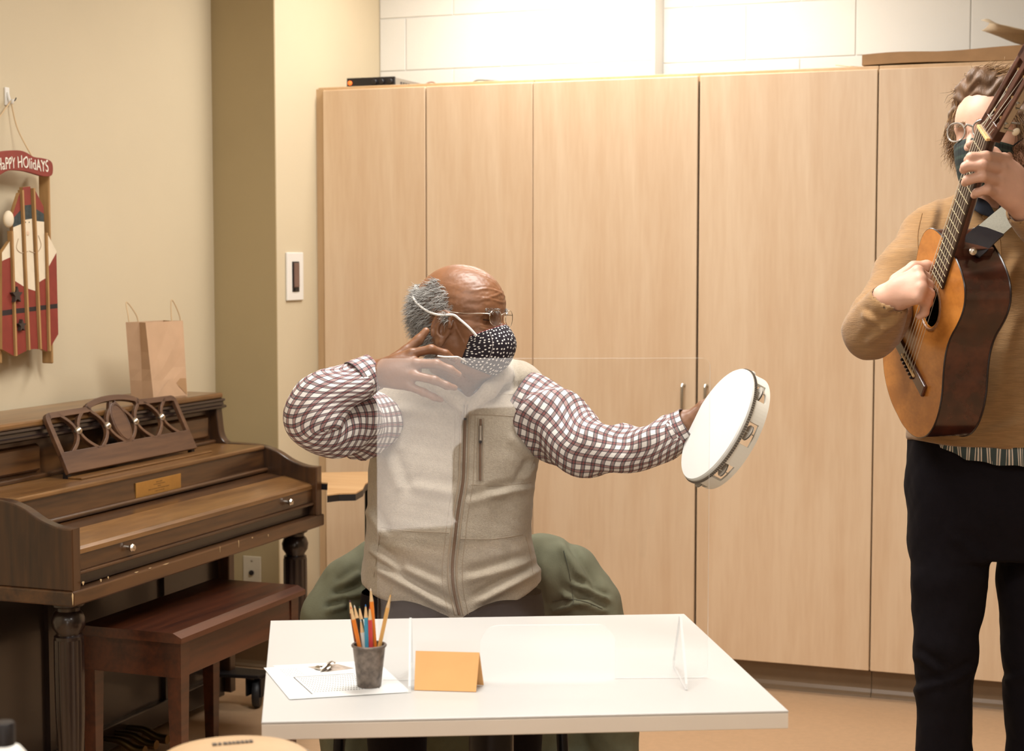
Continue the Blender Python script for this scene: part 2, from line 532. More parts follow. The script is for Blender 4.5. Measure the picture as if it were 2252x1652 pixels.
# block wall: backing + painted blocks with recessed joints above the cabinets
wb = MB()
wb.box(XPIL - .04, -1.70, YBK1 + .002, YBK2 + .1, 0, CEIL).box(-1.70, XR, YBK2 + .002, YBK2 + .1, 0, CEIL)
wall_back = struct(wb.build('wall_back', m_white), 'white painted concrete block wall above the cabinets')
BL = {}
def block(x0, x1, y, z0, z1):
    key = (round(x1 - x0, 3), round(z1 - z0, 3))
    if key not in BL:
        w_, h_ = key
        q = MB().box(-w_ / 2, w_ / 2, -.0022, .006, -h_ / 2, h_ / 2, bev=.002, seg=2)
        me = bpy.data.meshes.new('block'); me.from_pydata(q.v, [], q.f); me.materials.append(m_white); BL[key] = me
    o = bpy.data.objects.new('block', BL[key])
    link(o, wall_back, ((x0 + x1) / 2, y, (z0 + z1) / 2))
J = .0018
for k in range(-2, 3):
    z0 = 2.172 + .203 * k; z1 = min(z0 + .203, CEIL)
    if z1 - z0 < .05: continue
    for (xa, xb, y, off) in ((XPIL, -1.70, YBK1, -2.70), (-1.70, 1.3, YBK2, -1.385)):
        s0 = off + (0 if k % 2 == 0 else .2)
        cuts = [xa] + [s0 + .4 * i for i in range(-4, 12) if xa + .03 < s0 + .4 * i < xb - .03] + [xb]
        for a, c in zip(cuts, cuts[1:]): block(a + J, c - J, y, z0 + J, z1 - J)

# cove baseboards
def cove(name, axis, c, t0, t1, sgn, h=.10):
    prof = [(0, 0), (.022, 0), (.020, .006), (.012, .013), (.007, .024), (.005, h - .004), (.003, h), (0, h)]
    mb = MB()
    mb.prism([(c + sgn * p[0], p[1]) for p in prof], axis, t0, t1)
    return struct(mb.build(name, m_cove, smooth=False))
cove('baseboard_alcove', 0, YALC, XL, XPIL, -1)
cove('baseboard_return', 1, XPIL, YALC, YCAB, 1)
cove('baseboard_left', 1, XL, YREAR, YALC, 1)

# ceiling light fixtures
m_diff = bpy.data.materials.new('lamp_diffuser'); m_diff.use_nodes = True
b = m_diff.node_tree.nodes['Principled BSDF']; b.inputs['Emission Color'].default_value = LAMP_COL + (1,); b.inputs['Emission Strength'].default_value = 2.0
m_diff.cycles.emission_sampling = 'NONE'
PLACE = ['over the cabinets near the block wall', 'over the white table', 'left of the camera', 'right of the camera', 'behind the camera on the right', 'behind the camera on the left']
for (x, y, p), pl in zip(TROFFERS, PLACE):
    t_ = thing('ceiling_light', (x, y, CEIL - .03), 'flat white ceiling light panel ' + pl, 'ceiling light', 'ceiling light panels')
    MB().box(x - .58, x + .58, y - .28, y + .28, CEIL - .018, CEIL - .012).build('diffuser', m_diff, t_)
    q = MB()
    q.box(x - .61, x - .58, y - .31, y + .31, CEIL - .022, CEIL - .002).box(x + .58, x + .61, y - .31, y + .31, CEIL - .022, CEIL - .002)
    q.box(x - .58, x + .58, y - .31, y - .28, CEIL - .022, CEIL - .002).box(x - .58, x + .58, y + .28, y + .31, CEIL - .022, CEIL - .002)
    q.build('frame', m_alu, t_)

# ------------------------------------------------------------------ tall maple cabinets
m_maple = wood('maple_laminate', (224, 191, 155), (236, 208, 175), 2, 0.42, 5.0, 16.0, fine=.28)
m_maple_side = wood('maple_side', (204, 168, 126), (216, 182, 142), 2, 0.45, 5.0, 16.0)
m_gap = mat('cabinet_gap_shade', (58, 40, 28), 0.8, var=.05)  # dark colour standing in for the shade in the door gaps
m_steel = mat('brushed_steel', (190, 185, 176), 0.32, 1.0, var=.04, scale=80)
ZB, ZT = .098, 2.048
def cabinet(x0, x1, doors, label, handles):
    t_ = thing('tall_cabinet', ((x0 + x1) / 2, YCAB + .3, 0), label, 'cabinet', 'tall maple cabinets along the back wall')
    q = MB()
    q.box(x0, x0 + .018, YCAB + .022, YBK1 - .02, ZB, ZT - .004).box(x1 - .018, x1, YCAB + .022, YBK1 - .02, ZB, ZT - .004)
    q.box(x0 + .018, x1 - .018, YBK1 - .04, YBK1 - .02, ZB, ZT - .004).box(x0 + .018, x1 - .018, YCAB + .022, YBK1 - .04, ZB, ZB + .018)
    q.build('carcass', m_maple_side, t_)
    MB().box(x0 + .018, x1 - .018, YCAB + .03, YCAB + .034, ZB + .02, ZT - .03).build('gap_shade_panel', m_gap, t_)  # dark sheet behind the doors, painted shade for the gaps
    MB().box(x0, x1, YCAB + .016, YBK1 - .02, ZT - .018, ZT + .012, bev=.002).build('top_panel', m_maple_side, t_)
    for i, (a, c) in enumerate(doors):
        d = MB().box(a, c, YCAB, YCAB + .02, ZB, ZT, bev=.0025).build('door', m_maple, t_)
        if handles:
            hx = handles[i]
            h0, h1 = 1.0, 1.0
            z1 = on_y(1508, 842, YCAB)[2]; z0 = z1 - .108
            hb = MB()
            hb.tube([(hx, YCAB, z0 + .008), (hx, YCAB - .022, z0 + .006), (hx, YCAB - .028, z0 + .012), (hx, YCAB - .030, (z0 + z1) / 2), (hx, YCAB - .028, z1 - .012), (hx, YCAB - .022, z1 - .006), (hx, YCAB, z1 - .008)], .0052, 8)
            hb.build('handle', m_steel, d, smooth=True)
    # toe kick with cove base
    k = MB().box(x0, x1, YCAB + .06, YCAB + .08, 0, ZB)
    k.build('toe_kick', m_cove, t_)
    prof = [(0, 0), (.024, 0), (.022, .007), (.013, .014), (.008, .026), (.006, .084), (0, .086)]
    MB().prism([(YCAB + .06 - p[0], p[1]) for p in prof], 0, x0, x1).build('cove_base', m_cove, t_)
g = .0022
xs = [-2.780, -2.377, -1.976, -1.391, -0.804, -0.22, 0.36]
cabinet(-2.806, xs[2] - .001, [(xs[0], xs[1] - g), (xs[1] + g, xs[2] - g * .5)], 'narrow double-door maple cabinet beside the cream wall, under the black amplifier', [xs[1] - .045, xs[1] + .045])
cabinet(xs[2] + .001, xs[4] - .001, [(xs[2] + g * .5, xs[3] - g * 1.6), (xs[3] + g * 1.6, xs[4] - g)], 'wide double-door maple cabinet between the two men, with steel handles', [xs[3] - .043, xs[3] + .036])
cabinet(xs[4] + .001, xs[6], [(xs[4] + g, xs[5] - g), (xs[5] + g, xs[6] - .002)], 'maple cabinet behind the guitarist, under the flattened cardboard', [xs[5] - .043, xs[5] + .043])
MB().box(-2.812, -2.782, YCAB + .012, YCAB + .021, ZB, ZT + .006).build('filler', m_maple_side, bpy.data.objects['tall_cabinet'])

# ------------------------------------------------------------------ on top of the cabinets
ZC = ZT + .0125
m_black = mat('black_plastic', (28, 24, 26), 0.45, var=.05, scale=40)
m_grey = mat('grey_sheet_metal', (150, 143, 132), 0.45, .4, var=.04, scale=30)
amp = thing('amplifier', (-2.62, 5.62, ZC), 'low black amplifier with an orange light on top of the cabinet', 'amplifier')
a0 = on_y(765, 188, 5.57)[0]; a1 = on_y(868, 186, 5.57)[0]
MB().box(a0, a1, 5.575, 5.90, ZC, ZC + .034, bev=.002).build('case', m_grey, amp)
MB().box(a0 - .002, a1 + .002, 5.565, 5.575, ZC + .001, ZC + .036, bev=.0015).build('front_panel', m_black, amp)
m_orange = bpy.data.materials.new('orange_indicator'); m_orange.use_nodes = True
b = m_orange.node_tree.nodes['Principled BSDF']; b.inputs['Base Color'].default_value = lin((235, 110, 50)) + (1,); b.inputs['Emission Color'].default_value = lin((255, 110, 40)) + (1,); b.inputs['Emission Strength'].default_value = 1.0
m_orange.cycles.emission_sampling = 'NONE'
MB().lathe([(.0005, 0), (.008, .0005), (.008, .004), (.005, .006), (.0005, .0065)], (a0 + .012, 5.565, ZC + .018), (0, -1, 0), 14).build('indicator_light', m_orange, amp, smooth=True)
for fx in (.60, .75, .93):
    MB().lathe([(.0095, 0), (.009, .009), (.007, .011), (.0005, .0115)], (a0 + (a1 - a0) * fx, 5.565, ZC + .019), (0, -1, 0), 16).build('knob', m_black, amp, smooth=True)
for i in range(11):
    MB().box(a1 - .0005, a1 + .0008, 5.62 + i * .022, 5.634 + i * .022, ZC + .009, ZC + .022).build('vent_slot', m_black, amp)
m_cable = mat('cable_pinkish', (190, 150, 130), .5); m_cableg = mat('cable_grey', (120, 118, 110), .5); m_cablet = mat('cable_tan', (200, 180, 150), .5)
def cable(pts, r, m, label, zoff=0):
    p = [np.array(q) for q in spline(pts, 6)]
    o = MB().tube(p, r, 7).build('cable', m, smooth=True)
    return tag(o, label, 'cable', 'cables on the cabinet tops')
def top(px, y, z): 
    q = on_y(px, 180, y); return (q[0], y, ZC + z)
cable([top(925, 5.80, .004), top(937, 5.80, .030), top(952, 5.80, .036), top(963, 5.78, .020), top(975, 5.76, .004), top(985, 5.80, .003)], .003, m_cable, 'loop of pinkish cable beside the black amplifier')
cable([top(930, 5.84, .003), top(945, 5.83, .022), top(958, 5.82, .024), top(968, 5.82, .004)], .0025, m_cablet, 'thin tan cable curled behind the pinkish loop')
cable([top(1037, 5.60, .003), top(1050, 5.60, .014), top(1075, 5.62, .014), top(1110, 5.63, .008), top(1150, 5.63, .003)], .0035, m_cableg, 'grey cable humped on the cabinet top left of the seam')
cable([top(1130, 5.66, .003), top(1170, 5.66, .007), top(1230, 5.68, .006), top(1290, 5.68, .005), top(1330, 5.68, .003)], .004, m_cablet, 'tan cable lying along the top of the wide cabinet')
cable([top(1838, 5.60, .018), top(1850, 5.57, .012), top(1872, 5.54, .004), top(1890, 5.56, .003)], .0025, m_cablet, 'stiff tan wire end sticking up beside the cardboard')
# flattened cardboard and crumpled paper
m_card = mat('cardboard', (170, 132, 92), .8, var=.06, scale=25, bump=.05, bscale=80)
cx0 = on_y(1896, 140, 5.52)[0]
v = []; f = []
rows = []
for i in range(25):
    u = i / 24; x = cx0 + u * 0.95
    zb = .004 + .012 * max(0, u - .35) + .004 * math.sin(u * 9)
    th = .034 + .016 * math.sin(max(0, u - .25) * 2.6) + .002 * math.sin(u * 17)
    yo = 5.515 + .006 * math.sin(u * 7)
    rows.append([(x, yo, ZC + zb), (x, yo + .002, ZC + zb + th), (x, yo + .45, ZC + zb + th + .01), (x, yo + .45, ZC + zb)])
for r in rows: v += r
for i in range(24):
    for k in range(4): f.append((i * 4 + k, i * 4 + (k + 1) % 4, (i + 1) * 4 + (k + 1) % 4, (i + 1) * 4 + k))
f.append((0, 1, 2, 3)); f.append((96, 99, 98, 97))
tag(mesh_obj('cardboard_box', v, f, m_card), 'flattened brown cardboard box lying on the cabinet above the guitarist', 'cardboard')
m_paper = mat('kraft_tissue', (214, 194, 164), .8, var=.06, scale=30)
zt = ZC + .078
v = []; f = []
pxs = on_y(2158, 100, 5.62)[0]
for i in range(22):
    for j in range(9):
        u = i / 21; w_ = j / 8
        z = zt + .014 + .050 * math.exp(-u * 9) * (1 - .3 * w_) + .012 * math.sin(u * 5 + w_ * 2) + .008 * math.sin(u * 15 + w_ * 7)
        v.append((pxs + u * .55 + .02 * math.sin(w_ * 5), 5.60 + w_ * .26, z))
for i in range(21):
    for j in range(8): f.append((i * 9 + j, (i + 1) * 9 + j, (i + 1) * 9 + j + 1, i * 9 + j + 1))
o = tag(mesh_obj('wrapping_paper', v, f, m_paper, smooth=True), 'crumpled sheet of tan paper on top of the cardboard', 'paper')
sm = o.modifiers.new('thick', 'SOLIDIFY'); sm.thickness = .0015

# ------------------------------------------------------------------ wall plates
m_plate = mat('white_plastic_plate', (238, 234, 226), .35, var=.01)
m_ivory = mat('beige_plastic_plate', (205, 192, 168), .4, var=.02)
s0 = on_x(627, 555, XPIL); s1 = on_x(664, 660, XPIL)
sw = thing('dimmer_switch', (XPIL, (s0[1] + s1[1]) / 2, (s0[2] + s1[2]) / 2), 'white dimmer switch plate on the cream wall beside the cabinets', 'light switch')
yc, zc = (s0[1] + s1[1]) / 2, (s0[2] + s1[2]) / 2; hw, hh = (s1[1] - s0[1]) / 2, (s0[2] - s1[2]) / 2
MB().box(XPIL, XPIL + .008, yc - hw, yc + hw, zc - hh, zc + hh, bev=.003).build('plate', m_plate, sw)
MB().box(XPIL + .008, XPIL + .0095, yc - hw * .42, yc + hw * .42, zc - hh * .64, zc + hh * .62, bev=.0005).build('slot', m_black, sw)
MB().box(XPIL + .0095, XPIL + .015, yc - hw * .3, yc + hw * .3, zc - hh * .45, zc + hh * .56, bev=.002).build('paddle', mat('brown_paddle', (120, 92, 80), .5), sw)
MB().box(XPIL + .0095, XPIL + .013, yc - hw * .2, yc + hw * .2, zc - hh * .6, zc - hh * .5, bev=.001).build('slider', m_black, sw)
o0 = on_y(537, 1222, YALC); o1 = on_y(574, 1281, YALC)
xm, zm = (o0[0] + o1[0]) / 2, o0[2] - .058
ol = thing('wall_jack', (xm, YALC, zm), 'beige cable jack plate on the olive tan wall under the piano', 'wall outlet')
MB().box(xm - .035, xm + .035, YALC - .006, YALC, zm - .058, zm + .058, bev=.002).build('plate', m_ivory, ol)
MB().lathe([(.009, 0), (.009, .006), (.004, .007), (.004, .011), (.0005, .0112)], (xm, YALC - .006, zm), (0, -1, 0), 12).build('connector', m_black, ol, smooth=True)
MB().lathe([(.004, 0), (.0035, .0015), (.0005, .0018)], (xm, YALC - .006, zm + .042), (0, -1, 0), 10).build('screw', m_steel, ol, smooth=True)
# ================================================================== piano against the left wall
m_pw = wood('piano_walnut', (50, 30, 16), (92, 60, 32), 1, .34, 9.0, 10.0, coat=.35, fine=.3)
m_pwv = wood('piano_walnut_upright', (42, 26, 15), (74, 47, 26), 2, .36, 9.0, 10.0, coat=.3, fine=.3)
m_plit = wood('piano_walnut_lit', (98, 66, 35), (138, 98, 55), 1, .33, 8.0, 12.0, coat=.3, fine=.3)  # lighter copy of the walnut: light painted into the top faces
m_pdk = mat('piano_near_black', (34, 22, 18), .3, var=.1, scale=20, coat=.4)  # near-black tone for cornice, key slip, legs and lower case
m_desk = wood('music_desk_wood', (72, 46, 30), (102, 70, 46), 1, .45, 12.0, 8.0, fine=.3)
m_chip = mat('bare_chipped_wood', (205, 175, 130), .6)
m_brass = mat('brass_plate', (196, 152, 84), .34, .75, var=.06, scale=30)
m_silver = mat('silver_knob', (205, 198, 186), .25, 1.0, var=.03)
PB0, PB1, PXB = 3.414, 4.744, -3.04
piano = thing('piano', ((PXB - 2.42) / 2, (PB0 + PB1) / 2, 0), 'dark walnut spinet piano against the cream wall', 'piano')
AT = .035                                   # thickness of the ends
def arm_poly():
    top = spline([(-2.416, .790), (-2.461, .793), (-2.509, .808), (-2.558, .834), (-2.607, .849), (-2.66, .8535), (-2.735, .855)], 5)
    return [(p[0], p[1]) for p in top]
tp = arm_poly()
for y0 in (PB0, PB1 - AT):
    poly = tp + [(-2.735, .636), (-2.416, .636)]
    MB().prism(poly, 1, y0, y0 + AT, bev=.004).build('arm', m_pwv, piano)
    c = spline([(-2.735, .853), (-2.752, .862), (-2.764, .885), (-2.770, .93), (-2.776, .985)], 5)
    MB().prism([(p[0], p[1]) for p in c] + [(PXB, .985), (PXB, .04), (-2.735, .04)], 1, y0, y0 + AT, bev=.003).build('side_panel', m_pwv, piano)
# lid and cornice moulding
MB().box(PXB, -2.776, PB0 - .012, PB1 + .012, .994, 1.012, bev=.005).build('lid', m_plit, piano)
mo = [(-2.80, .994), (-2.768, .994), (-2.766, .988), (-2.774, .983), (-2.772, .975), (-2.762, .972), (-2.762, .966), (-2.776, .960), (-2.80, .960)]
MB().prism(mo, 1, PB0 - .008, PB1 + .008).build('cornice', m_pdk, piano)
# upper front panel with two raised panels
MB().box(-2.84, -2.80, PB0 + AT, PB1 - AT, .852, .962).build('upper_panel', m_pw, piano)
for (a, c) in ((3.47, 3.80), (4.31, 4.68)):
    MB().prism([(-2.80, .868), (-2.792, .873), (-2.788, .878), (-2.788, .936), (-2.792, .941), (-2.80, .946)], 1, a, c).build('raised_panel', m_pw, piano)
MB().box(-2.80, -2.775, PB0 + AT, PB1 - AT, .852, .864, bev=.004).build('base_moulding', m_pw, piano)
# music shelf and its ledge strip
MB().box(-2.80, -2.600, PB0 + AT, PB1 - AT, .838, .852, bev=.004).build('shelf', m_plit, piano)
MB().box(-2.700, -2.655, 3.80, 4.48, .852, .8575, bev=.002).build('ledge_strip', m_plit, piano)
# name board, brass plate, moulding
MB().prism([(-2.63, .838), (-2.606, .838), (-2.602, .775), (-2.63, .775)], 1, PB0 + AT, PB1 - AT).build('name_board', m_pw, piano)
y0, y1 = on_x(298, 1066, -2.602)[1], on_x(397, 1047, -2.602)[1]
pl = MB().box(-2.604, -2.6005, y0, y1, .779, .823, bev=.0008).build('brass_plate', m_brass, piano)
m_eng = mat('engraved_lettering', (120, 84, 40), .5)
for (zz, wd) in ((.814, .030), (.808, .055), (.802, .014), (.796, .110), (.789, .045)):
    q = MB(); yy = (y0 + y1) / 2 - wd / 2
    rr = random.Random(int(zz * 1e4))
    while yy < (y0 + y1) / 2 + wd / 2:
        l = rr.uniform(.002, .006); q.box(-2.6005, -2.6002, yy, yy + l, zz - .0014, zz + .0014); yy += l + rr.uniform(.0012, .003)
    q.build('engraved_line', m_eng, pl)
MB().tube([(-2.596, PB0 + AT, .775), (-2.596, PB1 - AT, .775)], .0075, 10).build('half_round_moulding', m_pw, piano, smooth=True)
# folding key lid: rear leaf, front leaf, front rail with knobs
MB().prism([(-2.600, .752), (-2.600, .766), (-2.535, .757), (-2.535, .743)], 1, PB0 + AT, PB1 - AT, bev=.002).build('lid_rear_leaf', m_pw, piano)
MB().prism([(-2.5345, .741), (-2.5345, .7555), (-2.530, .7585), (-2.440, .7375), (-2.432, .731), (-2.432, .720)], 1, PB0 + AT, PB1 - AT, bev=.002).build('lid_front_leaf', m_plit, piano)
rail = MB().box(-2.448, -2.434, PB0 + AT + .002, PB1 - AT - .002, .678, .727, bev=.002).build('lid_front_rail', m_pw, piano)
for px, py in ((280, 1208), (630, 1105)):
    k = on_x(px, py, -2.434)
    MB().lathe([(.006, 0), (.006, .008), (.010, .011), (.011, .016), (.008, .021), (.0005, .023)], (-2.434, k[1], .702), (1, 0, 0), 16).build('knob', m_silver, rail, smooth=True)
MB().box(-2.60, -2.425, PB0 + AT, PB1 - AT, .670, .678, bev=.002).build('rail_bead', m_pw, piano)
MB().box(-2.470, -2.444, PB0 + AT, PB1 - AT, .640, .670).build('key_slip', m_pdk, piano)
# key bed moulding going round the ends
kb = MB()
kb.box(-2.74, -2.411, PB0 - .006, PB1 + .006, .600, .637, bev=.004)
bed = kb.build('key_bed', m_pw, piano)
rr = random.Random(3)
for px, py, w_, h_ in ((183, 1283, .010, .010), (222, 1277, .008, .008), (238, 1271, .006, .007), (525, 1196, .003, .022), (484, 1208, .002, .018), (160, 1318, .006, .03), (555, 1183, .008, .004), (365, 1241, .03, .003), (300, 1259, .02, .003), (590, 1178, .004, .008), (330, 1250, .015, .0025)):
    k = on_x(px, py, -2.4105)
    MB().prism([(k[1] - w_ / 2, k[2] + h_ * .3), (k[1] - w_ * .1, k[2] + h_ / 2), (k[1] + w_ / 2, k[2] + h_ * .35), (k[1] + w_ * .2, k[2] - h_ * .3), (k[1], k[2] - h_ / 2)], 0, -2.4112, -2.4102).build('chip', m_chip, bed)
# lower case: recessed knee panel, bottom rail, toe boards
MB().box(-2.80, -2.775, PB0 + AT, PB1 - AT, .10, .60).build('knee_panel', m_pdk, piano)
MB().box(-2.80, -2.755, PB0 + AT, PB1 - AT, .03, .10, bev=.004).build('bottom_rail', m_pdk, piano)
MB().box(PXB, -3.02, PB0 + AT, PB1 - AT, .05, .99).build('back_board', m_pdk, piano)
for yc in (3.80, 4.38):
    MB().box(-2.775, -2.762, yc - .012, yc + .012, .10, .60).build('batten', m_pdk, piano)
# turned and fluted front legs
def leg_at(yc, xc=-2.485):
    prof = [(.040, .600), (.040, .585), (.030, .580), (.029, .572), (.036, .565), (.042, .548), (.040, .530), (.031, .517), (.030, .512), (.036, .508), (.036, .500)]
    l = MB().lathe(prof[::-1], (xc, yc, 0), (0, 0, 1), 28).build('leg', m_pdk, piano, smooth=True)
    fl = lambda a, k: 1 - .06 * (0.5 + 0.5 * math.cos(a * 12))
    pr = [(.0375 - .0065 * abs((z - .43) / .43) ** 1.2 * (1 if z < .43 else .6) - (.010 * max(0, .3 - z) / .3), z) for z in np.linspace(.04, .500, 16)]
    MB().lathe(pr, (xc, yc, 0), (0, 0, 1), 72, flute=fl).build('fluted_shaft', m_pdk, l, smooth=False)
    MB().lathe([(.022, 0.0), (.030, .012), (.028, .03), (.022, .042)], (xc, yc, 0), (0, 0, 1), 20).build('foot', m_pdk, l, smooth=True)
leg_at(3.490); leg_at(4.690)
# dolly caster peeping out at the far end
cs = on_x(505, 1555, -2.70)
cz = cs[2]
db = MB().prism([(-2.86, PB1 - .10), (-2.62, PB1 - .06), (-2.60, PB1 + .02), (-2.86, PB1 + .02)], 2, .100, .112, bev=.003).build('caster_plate', m_black, piano)
wh = MB()
wh.lathe([(.014, -.012), (.042, -.012), (.046, -.006), (.046, .006), (.042, .012), (.014, .012)], (-2.64, PB1 - .03, .047), (0.94, 0.35, 0), 24)
wh.build('caster_wheel', mat('black_rubber', (30, 30, 32), .5), db, smooth=True)
fk = MB()
fk = [MB().box(xx, xx + .006, PB1 - .055, PB1 - .005, .04, .10).build('caster_fork', m_black, db) for xx in (-2.668, -2.618)]
for yy in (4.03, 4.09, 4.15):
    q = MB()
    pts = spline([(-2.755, yy, .072), (-2.70, yy, .070), (-2.655, yy, .052), (-2.62, yy, .050)], 6)
    q.tube(pts, [.008 + .006 * min(1, i / 10) for i in range(len(pts))], 10)
    q.build('pedal', mat('pedal_brass', (120, 96, 60), .35, 1.0), piano, smooth=True)

# music desk: base board, rails, curved bars, oval, knobs
DW, DH = .660, .178
bx, bz = -2.703, .862
ang = math.radians(26)
DM = basis((bx, 3.795, bz), (0, 1, 0), (-math.sin(ang), 0, math.cos(ang)), (math.cos(ang), 0, math.sin(ang)))
T = .013
desk_board = MB(DM).prism([(0, 0), (DW, 0), (DW - .002, .062), (.002, .062)], 2, 0, T, bev=.002).build('desk_board', m_desk, piano)
def strip(path, w_, name, m=m_desk, t0=0.001, t1=T):
    """flat bar following a 2-D path in the desk plane"""
    p = [np.array(q, float) for q in path]; L = []; R = []
    for i in range(len(p)):
        t = p[min(i + 1, len(p) - 1)] - p[max(i - 1, 0)]; t = t / max(np.linalg.norm(t), 1e-9); n = np.array([-t[1], t[0]])
        L.append(p[i] + n * w_ / 2); R.append(p[i] - n * w_ / 2)
    poly = [tuple(q) for q in L] + [tuple(q) for q in R[::-1]]
    return MB(DM).prism(poly, 2, t0, t1, bev=.001).build(name, m, desk_board)
strip(spline([(.010, .055), (.010, .11), (.010, .155), (.014, .166), (.026, .170)], 4), .018, 'stile')
strip(spline([(DW - .010, .055), (DW - .010, .11), (DW - .010, .155), (DW - .014, .166), (DW - .026, .170)], 4), .018, 'stile')
mid = DW / 2
rail_path = [(.024, .170), (.10, .171), (mid - .135, .172), (mid - .120, .176), (mid - .112, .184), (mid - .06, .194), (mid, .197), (mid + .06, .194), (mid + .112, .184), (mid + .120, .176), (mid + .135, .172), (DW - .10, .171), (DW - .024, .170)]
strip(spline(rail_path, 3), .017, 'top_rail')
kn = [.18 * DW, .393 * DW, .607 * DW, .82 * DW]
for uk in kn:
    for sg in (-1, 1):
        path = []
        for i in range(13):
            v_ = i / 12; vv = .058 + v_ * (.172 - .058)
            path.append((uk + sg * (.006 + .055 * (2 * v_ - 1) ** 2), vv + (.012 if abs(uk - mid) < .12 * DW + .02 and v_ > .95 else 0)))
        strip(path, .0105, 'curved_bar')
    kc = DM @ Vector((uk, .115, T)); ax = DM.to_3x3() @ Vector((0, 0, 1))
    MB().lathe([(.0125, -.006), (.0125, 0), (.009, .006), (.004, .009), (.0005, .0095)], kc, ax, 16).build('desk_knob', m_silver, desk_board, smooth=True)
ov = [(mid + .0395 * math.cos(a), .120 + .062 * math.sin(a)) for a in np.linspace(0, 2 * PI, 40, endpoint=False)]
MB(DM).prism(ov, 2, 0, T + .001, bev=.003).build('oval_medallion', m_desk, desk_board)
MB(DM).tube([(mid + .034 * math.cos(a), .120 + .055 * math.sin(a), T + .001) for a in np.linspace(0, 2 * PI, 40, endpoint=False)], .0018, 6, closed=True).build('oval_bead', m_desk, desk_board, smooth=True)
for yy in (3.80, 4.435): MB().box(-2.715, -2.700, yy, yy + .015, .852, .866).build('desk_hinge', m_black, desk_board)
MB().box(-2.785, -2.770, 4.10, 4.14, .86, .99).build('desk_prop', m_pdk, desk_board)

# ------------------------------------------------------------------ piano bench
m_bw = wood('bench_mahogany', (50, 22, 11), (84, 41, 20), 1, .38, 9.0, 10.0, coat=.25, fine=.3)
bench = thing('piano_bench', (-2.43, 4.0, 0), 'reddish brown wooden bench pushed under the piano', 'bench')
BX0, BX1, BY0, BY1, BZ = -2.60, -2.27, 3.665, 4.345, .485
q = MB().box(BX0, BX1, BY0, BY1, BZ - .020, BZ - .006)
q.prism([(BX0, BZ - .006), (BX1, BZ - .006), (BX1 - .025, BZ + .006), (BX0 + .025, BZ + .006)], 1, BY0, BY1)
q.build('top', m_bw, bench)
ap = MB()
for a in ((BX1 - .035, BX1 - .017, BY0 + .02, BY1 - .02), (BX0 + .017, BX0 + .035, BY0 + .02, BY1 - .02), (BX0 + .017, BX1 - .017, BY0 + .018, BY0 + .036), (BX0 + .017, BX1 - .017, BY1 - .036, BY1 - .018)):
    MB().box(*a, BZ - .115, BZ - .020, bev=.001).build('apron', m_bw, bench)
for sx in (BX0 + .035, BX1 - .035):
    for sy in (BY0 + .04, BY1 - .04):
        ft = MB(); s1, s2 = .022, .014
        v = [(sx + a * s2, sy + c * s2, 0) for a, c in ((-1, -1), (1, -1), (1, 1), (-1, 1))] + [(sx + a * s1, sy + c * s1, BZ - .020) for a, c in ((-1, -1), (1, -1), (1, 1), (-1, 1))]
        ft.add(v, [(3, 2, 1, 0), (4, 5, 6, 7), (0, 1, 5, 4), (1, 2, 6, 5), (2, 3, 7, 6), (3, 0, 4, 7)])
        ft.build('leg', m_bw, bench)

# ------------------------------------------------------------------ paper bag on the piano
m_kraft = mat('kraft_paper', (204, 168, 134), .75, var=.05, scale=18, bump=.06, bscale=40)
m_kraft2 = mat('kraft_paper_inside', (176, 138, 98), .8, var=.05, scale=18)
m_twine = mat('twisted_paper_cord', (214, 186, 146), .8)
BGX, zt = -2.90, 1.0125
g0 = on_x(338, 869, BGX + .085); g1 = on_x(412, 866, BGX + .10)
bag = thing('paper_bag', (-2.90, 4.60, zt), 'small brown paper gift bag with twine handles on the piano', 'paper bag')
ex = np.array([g1[0] - g0[0], g1[1] - g0[1], 0]); wB = np.linalg.norm(ex); ex /= wB; ey = np.array([-ex[1], ex[0], 0]); ey = ey if ey[0] < 0 else -ey
HB, DB = .235, .085
BM = basis((g0[0], g0[1], zt), ex, ey, (0, 0, 1))
lean = -.030
def bagp(u, v_, h, crease=0):
    k = h / HB
    return (u * wB * (1 + .10 * k) + lean * k + crease * 0 - .004 * k, v_ * DB * (1 - .12 * k) + crease, h)
lv = [0, .06, .095, .15, HB]
ring = lambda h, i: [bagp(0, 0, h, 0), bagp(.33, 0, h, .002 * (i % 2)), bagp(.62, 0, h, -.003 * (i % 2)), bagp(1, 0, h), (bagp(1, .5, h)[0] - .018 * (i / 4), bagp(1, .5, h)[1], h), bagp(1, 1, h), bagp(0, 1, h), (bagp(0, .5, h)[0] + .018 * (i / 4), bagp(0, .5, h)[1], h)]
v = []
for i, h in enumerate(lv): v += ring(h + (.004 if i == 4 else 0), i)
f = []
for i in range(4):
    for k in range(8): f.append((i * 8 + k, i * 8 + (k + 1) % 8, (i + 1) * 8 + (k + 1) % 8, (i + 1) * 8 + k))
f.append(tuple(range(8))[::-1])
bo = MB(BM).add(v, f).build('body', m_kraft, bag)
sm = bo.modifiers.new('thick', 'SOLIDIFY'); sm.thickness = .0012; sm.offset = -1
MB(BM).add([bagp(.02, 0, .004, -.0015), bagp(.98, 0, .004, -.0015), bagp(.5, 0, .062, -.003)], [(0, 1, 2)]).build('bottom_flap', m_kraft, bag)
MB(BM).add([bagp(.98, 0, .006, -.001), bagp(.98, 0, .058, -.001), bagp(.56, 0, .062, -.0022)], [(0, 1, 2)]).build('fold_flap', m_kraft2, bag)
